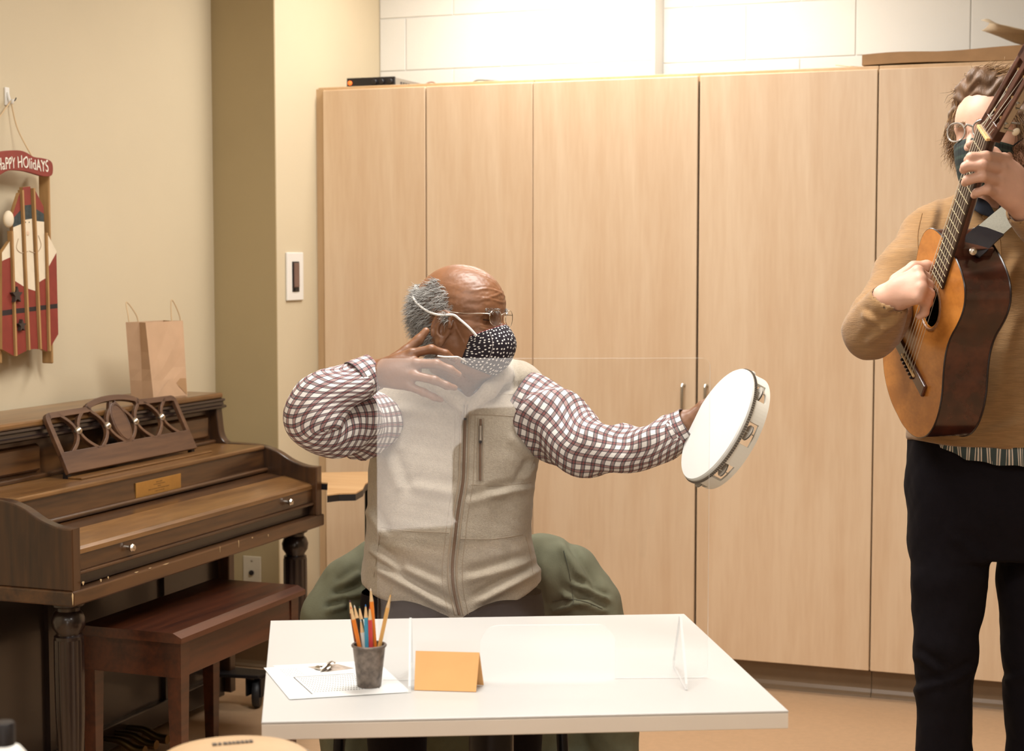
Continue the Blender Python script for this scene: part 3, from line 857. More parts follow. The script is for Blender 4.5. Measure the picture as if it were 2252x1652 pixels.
for (u0, u1, v_, top_) in ((.06, .28, .92, .065), (.74, .96, .05, .07)):
    pts = spline([bagp(u0, v_, HB - .03), bagp(u0 - .02, v_, HB + .02), (bagp((u0 + u1) / 2 - .12, v_, HB)[0], v_ * DB, HB + top_), bagp(u1 - .02, v_, HB + .02), bagp(u1, v_, HB - .03)], 6)
    MB(BM).tube(pts, .0022, 6).build('handle', m_twine, bag, smooth=True)

# ------------------------------------------------------------------ wooden sled with a painted bearded man, on the wall
m_red = mat('red_paint', (138, 54, 42), .6, var=.10, scale=30, bump=.05)
m_wht = mat('cream_paint', (232, 216, 188), .65, var=.04, scale=40)
m_skin_paint = mat('face_paint', (226, 196, 166), .65)
m_bk = mat('black_paint', (38, 30, 32), .6)
m_raw = wood('raw_pine', (158, 118, 70), (188, 146, 94), 2, .6, 20.0, 8.0)
m_plaid_dk = mat('teal_plaid_paint', (52, 62, 62), .6, var=.35, scale=90)
SX = -2.985; ST = .012
sled = thing('wooden_sled_decoration', (SX, 4.02, 1.15), 'small red wooden sled painted as a bearded man, hung on the cream wall', 'wall decoration')
def sp(px, py, x=SX): 
    q = on_x(px, py, x); return (q[1], q[2])
SM = [m_red, m_wht, m_plaid_dk, m_bk, m_raw, m_skin_paint]
# each plank: px x0,x1 and stack of (yl, yr, material below) boundaries, then bottom (yl,yr)
PL = [
 (4, 22, [(556, 531, 1), (574, 566, 0), (683, 680, 3), (695, 692, 0), (768, 783, None)]),
 (30, 47, [(471, 424, 0), (481, 462, 2), (500, 493, 1), (617, 630, 0), (679, 677, 3), (690, 688, 0), (783, 772, None)]),
 (53, 71, [(412, 410, 0), (452, 450, 2), (484, 481, 1), (634, 640, 0), (676, 674, 3), (686, 684, 0), (768, 768, None)]),
 (78, 99, [(414, 455, 0), (458, 470, 2), (486, 488, 1), (622, 612, 0), (672, 671, 3), (683, 681, 0), (766, 774, None)]),
 (105, 128, [(513, 560, 1), (556, 548, 0), (670, 668, 3), (680, 678, 0), (766, 735, None)]),
]
for x0, x1, st in PL:
    mb = MB()
    lx = lambda y, a, c: a + (c - a) * (y - 415) / 355.0
    (l0, l1), (r0_, r1_) = {4: ((4, 5), (17, 30)), 30: ((27, 35), (43, 58)), 53: ((50, 64), (67, 84)), 78: ((75, 90), (95, 104)), 105: ((101, 110), (121, 129))}[x0]
    A = [sp(lx(s[0], l0, l1), s[0]) for s in st]; B = [sp(lx(s[1], r0_, r1_), s[1]) for s in st]
    if x0 == 105: A[1] = sp(104, 592); B[0] = sp(124, 552); B[1] = sp(124, 556)
    n = len(st)
    v = [(SX, a[0], a[1]) for a in A] + [(SX, c[0], c[1]) for c in B] + [(SX - ST, a[0], a[1]) for a in A] + [(SX - ST, c[0], c[1]) for c in B]
    f = []; mi = []
    for i in range(n - 1):
        f.append((i, i + 1, n + i + 1, n + i)); mi.append(st[i][2])
        f.append((2 * n + i, 3 * n + i, 3 * n + i + 1, 2 * n + i + 1)); mi.append(4)
        f.append((i, 2 * n + i, 2 * n + i + 1, i + 1)); mi.append(4)
        f.append((n + i, n + i + 1, 3 * n + i + 1, 3 * n + i)); mi.append(4)
    f.append((0, n, 3 * n, 2 * n)); mi.append(4); f.append((n - 1, 3 * n - 1, 4 * n - 1, 2 * n - 1)); mi.append(4)
    mesh_obj('plank', v, f, SM, sled, False, mi)
# raw wood strips standing between the planks
for (xa, ya, xb, yb) in ((24, 508, 33, 783), (47, 418, 62, 770), (72, 414, 87, 768), (100, 512, 107, 772)):
    a = sp(xa, ya); b_ = sp(xb, yb)
    mb = MB(); wd = .0035
    v = []
    for (p, x) in ((a, SX + .006), (b_, SX + .006), (a, SX - .01), (b_, SX - .01)):
        v += [(x, p[0] - wd, p[1]), (x, p[0] + wd, p[1])]
    mb.add(v, [(0, 1, 3, 2), (4, 6, 7, 5), (0, 4, 5, 1), (2, 3, 7, 6), (0, 2, 6, 4), (1, 5, 7, 3)])
    mb.build('wood_strip', m_raw, sled)
pc = sp(16, 482); MB().ellipsoid((SX + .004, pc[0], pc[1]), (.012, .019, .024)).build('pom_pom', m_wht, sled, smooth=True)
def star(px, py, r, sx=SX):
    c = sp(px, py)
    poly = [(c[0] + r * (1 if i % 2 == 0 else .45) * math.sin(i * PI / 5), c[1] + r * (1 if i % 2 == 0 else .45) * math.cos(i * PI / 5)) for i in range(10)]
    MB().prism(poly, 0, SX, SX + .011).build('star', mat('dark_star', (60, 50, 44), .6), sled)
star(32, 649, .024); star(43, 716, .018)
# painted face: eyes, nose, moustache on the middle plank
for ex_, ey_ in ((56, 489), (64, 489)):
    c = sp(ex_, ey_); MB().ellipsoid((SX + .0002, c[0], c[1]), (.0008, .0018, .0022), 8, 6).build('painted_eye', m_bk, sled)
c = sp(61, 513); MB().ellipsoid((SX + .0003, c[0], c[1]), (.0012, .007, .008), 10, 6).build('painted_nose', m_skin_paint, sled, smooth=True)
m_line = mat('brown_paint_line', (186, 160, 130), .7)
for pts in ([(40, 525), (36, 545), (46, 556), (61, 553)], [(84, 518), (90, 540), (80, 556), (64, 552)]):
    p = [sp(*q) for q in pts]
    MB().tube([(SX + .0005, q[0], q[1]) for q in spline(p, 5)], .0012, 6).build('painted_moustache_line', m_line, sled, smooth=True)
# runners behind, with a cross bar
for px in (-14, 100):
    a = sp(px, 400, SX - .028); b_ = sp(px, 800, SX - .028)
    q = MB(); wd = .004
    q.box(SX - .050, SX - .014, a[0] - wd, a[0] + wd, b_[1], sp(px, 375, SX - .028)[1], bev=.003)
    q.build('runner', m_raw, sled)
for py in (560, 740):
    a = sp(10, py); b_ = sp(120, py)
    MB().box(SX - .022, SX - .0125, a[0], b_[0], a[1] - .01, a[1] + .01).build('cross_bar', m_raw, sled)
# name board above with white hand lettering
SGX = SX + .004
up_e = [(-30, 375), (-26, 352), (-18, 341), (-5, 335), (20, 331), (45, 331), (60, 336), (75, 345), (95, 348), (112, 354)]
lo_e = [(117, 368), (114, 386), (96, 388), (75, 382), (50, 376), (20, 375), (2, 384), (-10, 388), (-20, 390), (-27, 386)]
poly = [sp(*q, SGX) for q in spline(up_e + lo_e, 3, closed=True)]
sign = MB().prism(poly, 0, SGX - .012, SGX, bev=.0015).build('sign_board', m_red, sled)
txt = bpy.data.curves.new('lettering', 'FONT'); txt.body = 'HaPPY HOlidAYS'; txt.size = 1.0; txt.extrude = .0; txt.space_character = 1.05
tob = bpy.data.objects.new('tmp', txt); COL.objects.link(tob)
dg = bpy.context.evaluated_depsgraph_get(); dg.update()
tm = bpy.data.meshes.new_from_object(tob.evaluated_get(dg))
vv = np.array([v_.co[:] for v_ in tm.vertices]); ff = [tuple(p.vertices) for p in tm.polygons]
bpy.data.objects.remove(tob)
u = (vv[:, 0] - vv[:, 0].min()) / (vv[:, 0].max() - vv[:, 0].min()); hgt = vv[:, 1] / .73
V = []
base_px = np.interp(u, [0, .2, .4, .6, .8, 1], [-6, 17, 36, 60, 84, 106])
base_py = np.interp(base_px, [-70, -30, 0, 30, 50, 72, 90, 106], [386, 380, 374, 370, 368, 372, 377, 378])
for bxp, byp, h in zip(base_px, base_py, hgt):
    q = sp(bxp - h * 1.5, byp - h * 26 * (1 + .10 * math.sin(bxp * .55)), SGX)
    V.append((SGX + .0008, q[0], q[1]))
lt = mesh_obj('lettering', V, ff, mat('white_lettering', (238, 230, 214), .7), sign)
sm = lt.modifiers.new('thick', 'SOLIDIFY'); sm.thickness = .0016; sm.offset = 0
bpy.data.meshes.remove(tm)
# hook and cord
hk = thing('adhesive_hook', (XL, on_x(20, 212, XL + .01)[1], 1.9), 'small white adhesive hook on the wall above the sled', 'hook')
hc = on_x(20, 212, XL + .01)
MB().box(XL, XL + .005, hc[1] - .010, hc[1] + .010, hc[2] - .026, hc[2] + .026, bev=.002).build('pad', m_plate, hk)
MB().tube(spline([(XL + .005, hc[1], hc[2] + .012), (XL + .012, hc[1], hc[2] - .012), (XL + .020, hc[1], hc[2] - .018), (XL + .022, hc[1], hc[2] - .008)], 5), .0042, 8).build('hook_arm', m_plate, hk, smooth=True)
hp = np.array([XL + .016, hc[1], hc[2] - .013])
for px, py in ((72, 338), (-38, 338)):
    e = sp(px, py, SGX - .006)
    MB().tube(spline([hp, (XL + .03, (hp[1] + e[0]) / 2, (hp[2] + e[1]) / 2 - .004), (SGX - .006, e[0], e[1] - .012)], 6), .0022, 6).build('hanging_cord', m_twine, sled, smooth=True)
MB().tube(spline([hp, hp + np.array([.004, .012, .002]), hp + np.array([.003, .020, .010])], 4), .0018, 6).build('cord_end', m_bk, sled, smooth=True)
# ================================================================== white table and what stands on it
ZTAB = .740
m_lam = mat('white_laminate', (205, 203, 199), .34, var=.01, scale=5)
m_edge = mat('white_table_edge', (226, 215, 200), .45, var=.02, scale=8)
m_dark = mat('black_metal', (24, 22, 24), .38, .6, var=.05, scale=30)
c4 = [on_z(*q, ZTAB) for q in ((575, 1588), (1734, 1563), (1505, 1350), (595, 1365))]
tcx = sum(c4) / 4
table = thing('white_table', (tcx[0], tcx[1], 0), 'square white laminate table with a clear shield, in front of the seated man', 'table')
poly = [(c[0], c[1]) for c in c4]
MB().prism(poly, 2, ZTAB - .004, ZTAB, bev=.0012).build('table_top', m_lam, table)
inset = [tuple(np.array(p) + (np.array(tcx[:2]) - np.array(p)) * .0006) for p in poly]
MB().prism(inset, 2, ZTAB - .0290, ZTAB - .0041, bev=.0012).build('edge_band', m_edge, table)
pc = on_z(998, 1640, .56)
pcx, pcy = tcx[0] * .8 + pc[0] * .2, tcx[1] * .8 + pc[1] * .2
MB().lathe([(.085, .688), (.085, .710)], (pcx, pcy, 0), n=24).build('mounting_plate', m_steel, table, smooth=True)
MB().lathe([(.040, .03), (.040, .690)], (pcx, pcy, 0), n=24).build('column', m_dark, table, smooth=True)
for k in range(4):
    a = PI / 4 + k * PI / 2 + .43
    q = MB().tube([(pcx, pcy, .038), (pcx + .15 * math.cos(a), pcy + .15 * math.sin(a), .034), (pcx + .31 * math.cos(a), pcy + .31 * math.sin(a), .022)], [.026, .022, .014], 10)
    q.build('foot', m_dark, table, smooth=True)
    MB().lathe([(.018, 0), (.018, .010)], (pcx + .30 * math.cos(a), pcy + .30 * math.sin(a), 0), n=12).build('glide', m_black, table, smooth=True)

# clear acrylic shield: sheet with a rounded hand slot, two triangular feet
m_acr = bpy.data.materials.new('clear_acrylic'); m_acr.use_nodes = True
t = m_acr.node_tree; b = t.nodes['Principled BSDF']
t.nodes.remove(b)
tr = nd(t, 'ShaderNodeBsdfTransparent'); tr.inputs[0].default_value = (1, 1, 1, 1)
gl = nd(t, 'ShaderNodeBsdfGlossy'); gl.inputs['Roughness'].default_value = .0
nz = nd(t, 'ShaderNodeTexNoise'); nz.inputs['Scale'].default_value = 3.0; nz.inputs['Detail'].default_value = 2
bp = nd(t, 'ShaderNodeBump'); bp.inputs['Strength'].default_value = .02; bp.inputs['Distance'].default_value = .01
fr_ = nd(t, 'ShaderNodeFresnel'); fr_.inputs['IOR'].default_value = 1.49
ms = nd(t, 'ShaderNodeMixShader'); mn = nd(t, 'ShaderNodeMath', operation='MINIMUM'); mn.inputs[1].default_value = .10; t.links.new(fr_.outputs[0], mn.inputs[0])
t.links.new(mn.outputs[0], ms.inputs[0]); t.links.new(tr.outputs[0], ms.inputs[1]); t.links.new(gl.outputs[0], ms.inputs[2])
t.links.new(ms.outputs[0], t.nodes['Material Output'].inputs[0])
m_acre = bpy.data.materials.new('acrylic_polished_edge'); m_acre.use_nodes = True      # sawn edges scatter light
t = m_acre.node_tree; b = t.nodes['Principled BSDF']; b.inputs['Base Color'].default_value = (.98, .99, .98, 1); b.inputs['Roughness'].default_value = .3; b.inputs['Transmission Weight'].default_value = .25
tr = nd(t, 'ShaderNodeBsdfTransparent'); ms = nd(t, 'ShaderNodeMixShader'); ms.inputs[0].default_value = .7
t.links.new(tr.outputs[0], ms.inputs[1]); t.links.new(b.outputs[0], ms.inputs[2]); t.links.new(ms.outputs[0], t.nodes['Material Output'].inputs[0])
def acrylic(mb, name):
    o = mb.build(name, [m_acr, m_acre], shield)
    for p_ in o.data.polygons: p_.material_index = 0 if len(p_.vertices) > 4 else 1
    return o
bl = on_z(832, 1497, ZTAB); br = on_z(1556, 1491, ZTAB)
ex = br - bl; SW = np.linalg.norm(ex); ex /= SW
eyn = np.array([ex[1], -ex[0], 0])               # towards the camera
tl = P(832, 787, float((bl - CAM) @ FWD)); SH = tl[2] - ZTAB
SHM = basis(bl + np.array([0, 0, .0008]), ex, (0, 0, 1), eyn)
shield = thing('acrylic_shield', (bl + br) / 2, 'clear acrylic sneeze shield standing upright on the white table', 'shield')
def rc(cx, cy, r, a0, a1, n=6): return [(cx + r * math.cos(a0 + (a1 - a0) * i / n), cy + r * math.sin(a0 + (a1 - a0) * i / n)) for i in range(n + 1)]
r_ = .014; s0 = SW * (1055 - 832) / 724; s1 = SW * (1352 - 832) / 724; sh_ = .092; rs = .032
poly = rc(r_, r_, r_, PI, 1.5 * PI) + [(s0, 0)] + rc(s0 + rs, sh_ - rs, rs, PI, PI / 2) + rc(s1 - rs, sh_ - rs, rs, PI / 2, 0) + [(s1, 0)]
poly += rc(SW - r_, r_, r_, -PI / 2, 0) + rc(SW - r_, SH - r_, r_, 0, PI / 2) + rc(r_, SH - r_, r_, PI / 2, PI)
acrylic(MB(SHM).prism(poly, 2, -.002, .002), 'sheet')
for px in (903, 1495):
    u = SW * (px - 832) / 724
    tri = [(0.0, -.080), (.010, -.080), (.105, -.004), (.105, .004), (.010, .080), (0.0, .080)]
    acrylic(MB(SHM).prism([(q[0], q[1]) for q in tri], 0, u - .002, u + .002), 'foot')

# papers
m_sheet = mat('white_paper', (236, 235, 232), .7, var=.01)
m_print = mat('grey_print', (112, 106, 100), .8)
m_boxl = mat('dark_print_line', (44, 40, 38), .8)
def sheet_poly(name, pxs, z, label, group=None):
    pts = [on_z(*q, z) for q in pxs]
    o = MB().prism([(p[0], p[1]) for p in pts], 2, z - .0004, z).build(name, m_sheet)
    return tag(o, label, 'paper', group)
p1 = sheet_poly('paper_sheet', ((600, 1464), (783, 1455), (826, 1452), (905, 1523), (700, 1532)), ZTAB + .0006, 'lower white sheet peeping out under the word puzzle paper', 'papers on the white table')
PZ = ZTAB + .0016
pq = ((580, 1469), (760, 1458), (897, 1522), (637, 1538))
p2 = sheet_poly('paper_sheet', pq, PZ, 'top white sheet with a printed word puzzle, under the pencil cup', 'papers on the white table')
C = [on_z(*q, PZ) for q in pq]
def bil(u, v): return (C[0] * (1 - u) + C[1] * u) * (1 - v) + (C[3] * (1 - u) + C[2] * u) * v
ln = MB()
def stroke(a, b_, w_, mb):
    a = np.array(a); b_ = np.array(b_); d = b_ - a; d = d / np.linalg.norm(d); n = np.array([-d[1], d[0], 0]) * w_ / 2
    h = np.array([0, 0, .0003])
    q = [a - n, b_ - n, b_ + n, a + n]
    mb.add([p - h for p in q] + [p + h for p in q], [(3, 2, 1, 0), (4, 5, 6, 7), (0, 1, 5, 4), (1, 2, 6, 5), (2, 3, 7, 6), (3, 0, 4, 7)])
F0 = [bil(.22, .36), bil(.86, .36), bil(.92, .86), bil(.22, .90)]
for i, nm in ((0, 'top'), (3, 'left')):
    q = MB(); stroke(F0[i], F0[(i + 1) % 4], .0018, q); q.build('printed_border', m_boxl, p2)
for r in range(9):
    q = MB(); v_ = .41 + r * .053
    for k in range(24):
        u_ = .255 + k * .025
        stroke(bil(u_, v_), bil(u_ + .013, v_), .0034, q)
    o = q.build('printed_row', m_print, p2); o['kind'] = 'stuff'
q = MB()
for r in range(5):
    for k in range(7): stroke(bil(.16 + k * .03, .10 + r * .05), bil(.16 + k * .03 + .02, .10 + r * .05), .0014, q)
o = q.build('printed_caption', m_print, p2); o['kind'] = 'stuff'
ph = [bil(.50, .06), bil(.88, .02), bil(.97, .20), bil(.60, .26)]
q = MB(); q.add([p + np.array([0, 0, .0003]) for p in ph], [(0, 1, 2, 3)]); q.build('printed_photo', mat('sepia_print', (176, 160, 146), .6, var=.35, scale=70), p2)

# silver clip
kc = on_z(716, 1472, PZ)
clip = thing('metal_clip', kc, 'small silver metal clip lying on the printed paper', 'clip')
d1 = ex; d2 = -eyn
def lp(a, c, h): return kc + d1 * a + d2 * c + np.array([0, 0, h])
MB().tube([lp(.012 * math.cos(a) - .004, .009 * math.sin(a), .0035) for a in np.linspace(0, 2 * PI, 20, endpoint=False)], .0022, 7, closed=True).build('ring', m_silver, clip, smooth=True)
MB().tube(spline([lp(-.006, -.020, .003), lp(.002, -.006, .008), lp(.010, .010, .011), (lp(.014, .024, .005))], 5), [.002 + .0012 * math.sin(i * .4) for i in range(16)], 8).build('lever', m_silver, clip, smooth=True)
MB().tube(spline([lp(.004, -.016, .003), lp(.010, -.004, .006), lp(.004, .016, .004)], 5), .0022, 7).build('jaw', m_silver, clip, smooth=True)
MB().lathe([(.005, 0), (.005, .0015), (.002, .002)], lp(-.010, .004, .0035), n=12).build('rivet', m_silver, clip, smooth=True)

# pencil cup
m_cup = mat('mottled_pewter', (120, 108, 98), .5, .3, var=.45, scale=85, bump=.1, bscale=60)
cb = on_z(812, 1509, PZ); 
cup = thing('pencil_cup', cb, 'mottled grey metal cup of pencils on the white table', 'cup')
sc = float((cb - CAM) @ FWD) / FPX
rb, rt, hcup = 26.5 * sc, 36 * sc, .0715
MB().lathe([(.0005, .0), (rb - .001, 0), (rb, .002), (rb + (rt - rb) * .5, hcup * .5), (rt, hcup - .004), (rt - .002, hcup - .004), (rb - .0025, .004), (.0005, .004)], cb, n=36, caps=False).build('wall', m_cup, cup, smooth=True)
MB().tube([cb + np.array([rt * math.cos(a), rt * math.sin(a), hcup - .003]) for a in np.linspace(0, 2 * PI, 36, endpoint=False)], .0024, 8, closed=True).build('rim', m_cup, cup, smooth=True)
m_pw_ = mat('sharpened_wood', (226, 190, 140), .6)
PENC = [  # tip px, rim px, depth offset, barrel, lead, label
 ((769, 1320), (785, 1424), .012, (116, 60, 44), (90, 40, 60), 'maroon pencil leaning far left at the back of the cup'),
 ((771, 1334), (791, 1424), -.010, (238, 132, 44), (214, 70, 40), 'bright orange pencil leaning left at the front of the cup'),
 ((779, 1331), (799, 1424), .004, (34, 32, 32), (220, 216, 208), 'black pencil with white tip between the orange and green ones'),
 ((790, 1333), (803, 1424), .010, (34, 58, 46), (36, 70, 50), 'dark green pencil behind the blue one'),
 ((804, 1329), (807, 1424), -.006, (72, 160, 192), (40, 110, 180), 'light blue pencil standing upright in the cup'),
 ((813, 1334), (816, 1424), -.008, (214, 70, 74), (190, 40, 50), 'red pencil standing upright beside the blue one'),
 ((815, 1294), (826, 1424), .004, (240, 138, 46), (240, 220, 200), 'tallest orange pencil rising from the middle of the cup'),
 ((859, 1308), (834, 1424), -.004, (228, 176, 104), (240, 180, 90), 'natural yellow pencil leaning right out of the cup'),
 ((793, 1362), (801, 1424), -.002, (232, 230, 222), (225, 222, 214), 'short white pencil between the black and blue ones'),
]
dc = float((cb - CAM) @ FWD)
for tp_, rp_, do, colr, lead, lab in PENC:
    a = P(tp_[0], tp_[1], dc + do * 1.5); r0 = P(rp_[0], rp_[1], dc + do)
    d = r0 - a; d = d / np.linalg.norm(d)
    tb = (PZ + .006 - a[2]) / d[2]
    e = a + d * tb
    off = e[:2] - cb[:2]; lim = rb - .006
    if np.linalg.norm(off) > lim: e[:2] = cb[:2] + off / np.linalg.norm(off) * lim
    ax = (a - e); L = np.linalg.norm(ax); ax = ax / L
    pt = thing('pencil', e, lab, 'pencil', 'pencils in the cup')
    key = 'pencil_paint_%d_%d_%d' % colr
    MB().lathe([(.0036, 0), (.0036, L - .022)], e, ax, 6).build('barrel', mat(key, colr, .35, var=.03), pt)
    MB().lathe([(.0035, L - .022), (.0012, L - .004)], e, ax, 10).build('sharpened_cone', m_pw_, pt, smooth=True)
    MB().lathe([(.0013, L - .004), (.0003, L)], e, ax, 8).build('lead', mat('lead_%d_%d_%d' % lead, lead, .5), pt, smooth=True)

# orange tent card
m_oc = mat('orange_card', (242, 182, 116), .75, var=.03, scale=20)
f0 = on_z(911, 1519, ZTAB); f1 = on_z(1047, 1523, ZTAB)
dd = float((f0 - CAM) @ FWD)
t0 = P(914, 1433, dd + .030); t1 = t0 + (f1 - f0) * 1.045
bk = on_z(1064, 1508, ZTAB) - f1
b0 = f0 + bk * 1.0; b1 = f1 + bk
v = [f0, f1, t0, t1, b0, b1]
o = mesh_obj('tent_card', [p + np.array([0, 0, .0008]) for p in v], [(0, 1, 3, 2), (2, 3, 5, 4)], m_oc)
sm = o.modifiers.new('thick', 'SOLIDIFY'); sm.thickness = .0008; sm.offset = 0
tag(o, 'blank orange card folded into a tent on the white table', 'name card')

# ------------------------------------------------------------------ hand drum in front, bottle, side tables
m_skin_d = mat('drum_skin', (196, 162, 122), .55, var=.06, scale=14)
m_shell = wood('drum_shell_wood', (150, 92, 48), (190, 124, 70), 2, .35, 9.0, 8.0, coat=.4)
dcn = P(514, 1662, 2.12)
dax = Vector((.10 * RGT[0], .10 * RGT[1], 1)).normalized()
drum = thing('hand_drum', (dcn[0], dcn[1], 0), 'tan skinned hand drum with a metal rim in the foreground', 'drum')
R0 = 168 * 2.12 / FPX
up3 = Vector((0, 0, 1))
hd = MB().lathe([(.0005, .002), (R0 * .6, .0015), (R0 * .93, .0), (R0 * .985, -.004), (R0, -.012), (R0, -.03)], dcn, up3, 48, caps=False).build('drum_head', m_skin_d, drum, smooth=True)
MB().tube([dcn + np.array([(R0 + .004) * math.cos(a), (R0 + .004) * math.sin(a), -.014]) for a in np.linspace(0, 2 * PI, 48, endpoint=False)], .0055, 8, closed=True).build('rim', m_silver, drum, smooth=True)
zf = dcn[2]
MB().lathe([(R0 - .004, -.03), (R0 + .012, -.18), (R0 + .004, -.36), (R0 - .035, -zf + .03), (R0 - .035, -zf)], dcn, up3, 40).build('shell', m_shell, drum, smooth=True)
for k in range(6):
    a = k * PI / 3 + .3; rr = R0 + .012
    q = MB().tube([dcn + np.array([rr * math.cos(a), rr * math.sin(a), -.018]), dcn + np.array([(rr + .010) * math.cos(a), (rr + .010) * math.sin(a), -.10]), dcn + np.array([(rr + .012) * math.cos(a), (rr + .012) * math.sin(a), -.16])], .004, 7)
    q.build('tuning_rod', m_silver, drum, smooth=True)
e1 = np.array(RGT); e2 = np.array([-RGT[1], RGT[0], 0])
q = MB(); rr_ = random.Random(5)
for (pa, pb) in ((467, 477), (480, 487), (491, 500), (502, 509), (511, 517), (519, 528), (530, 537), (539, 546), (548, 556)):
    a = on_z(pa, 1637 - (pa - 467) * .085, dcn[2] + .003); b_ = on_z(pb, 1637 - (pb - 467) * .085, dcn[2] + .003)
    stroke(a, b_, .010, q)
o = q.build('printed_lettering', mat('faded_black_print', (84, 72, 60), .7), hd); o['kind'] = 'stuff'

bc = P(10, 1652, 1.9); bz0 = .745
stx, sty = bc[0] - .19, bc[1] - .05
st = thing('side_table', (stx, sty, 0), 'small white side table holding the bottle at the lower left', 'table')
MB().box(stx - .22, stx + .20, sty - .22, sty + .22, bz0 - .025, bz0, bev=.004).build('table_top', m_lam, st)
for sx in (-.18, .16):
    for sy in (-.18, .18): MB().lathe([(.016, 0), (.016, bz0 - .025)], (stx + sx, sty + sy, 0), n=14).build('leg', m_dark, st, smooth=True)
bot = thing('squeeze_bottle', (bc[0], bc[1], bz0), 'white bottle with a black cap at the lower left edge', 'bottle')
s19 = 1.9 / FPX
bh = P(10, 1640, 1.9)[2]
bct = P(8, 1590, 1.9)
MB().lathe([(.0005, bz0 - bct[2] + .0), (.026, bz0 - bct[2]), (.028, bz0 - bct[2] + .004), (.028, -.048), (.026, -.038), (.018, -.028), (.011, -.024)], bct, n=28).build('body', mat('white_bottle_plastic', (232, 228, 220), .4), bot, smooth=True)
MB().lathe([(.0125, -.026), (.0125, -.001), (.011, .001), (.0005, .0015)], bct, n=24).build('cap', m_black, bot, smooth=True)

# wood-topped table with a black edge, between the piano and the seated man
m_oak = wood('oak_top', (196, 152, 104), (212, 172, 124), 0, .4, 8.0, 10.0)
z2 = .735
ta = [on_z(*q, z2) for q in ((806, 1047), (690, 1037))]
fr = [on_z(*q, z2) for q in ((690, 1081), (745, 1085), (782, 1084), (798, 1075))]
k0 = on_z(803, 1064, z2)
poly = [(-2.56, 4.97), (-2.52, 4.762), (-2.405, 4.762), (-2.285, 4.52)] + [(p[0], p[1]) for p in (fr[1], fr[2], fr[3], k0, on_z(830, 1046, z2), on_z(830, 1037, z2))]
small = thing('tablet_table', (k0[0], k0[1] + .1, 0), 'wood-topped table with a black edge between the piano and the seated man', 'table')
MB().prism(poly, 2, z2 - .004, z2).build('table_top', m_oak, small)
MB().prism([tuple(np.array(p) * 1.0) for p in poly], 2, z2 - .024, z2 - .0041).build('edge_band', m_black, small)
lx, ly = on_z(815, 1050, z2)[:2]
MB().lathe([(.02, 0.015), (.02, z2 - .024)], (lx, ly, 0), n=14).build('post', m_dark, small, smooth=True)
MB().lathe([(.13, 0), (.13, .008), (.03, .02)], (lx, ly, 0), n=24).build('base', m_dark, small, smooth=True)
# ================================================================== people: shared builders
m_skinA = mat('skin_brown', (126, 85, 57), .42, var=.14, scale=26, bump=.12, bscale=110, sss=.12)
m_skinB = mat('skin_fair', (206, 160, 136), .5, var=.06, scale=30, bump=.05, bscale=150, sss=.12)
m_sweat = mat('trouser_black', (20, 15, 18), .9, spec=.15, var=.12, scale=30, bump=.1, bscale=300)
def head_frame(yaw, pitch, roll=0.0):
    """facing, own-right, up as camera-frame vectors; yaw>0 turns to the picture's right"""
    F = np.array([math.sin(yaw), 0, -math.cos(yaw)]); U = np.array([0, 1.0, 0]); R = np.array([-math.cos(yaw), 0, -math.sin(yaw)])
    F, U = math.cos(pitch) * F - math.sin(pitch) * U, math.cos(pitch) * U + math.sin(pitch) * F
    U, R = math.cos(roll) * U + math.sin(roll) * R, math.cos(roll) * R - math.sin(roll) * U
    return F, R, U
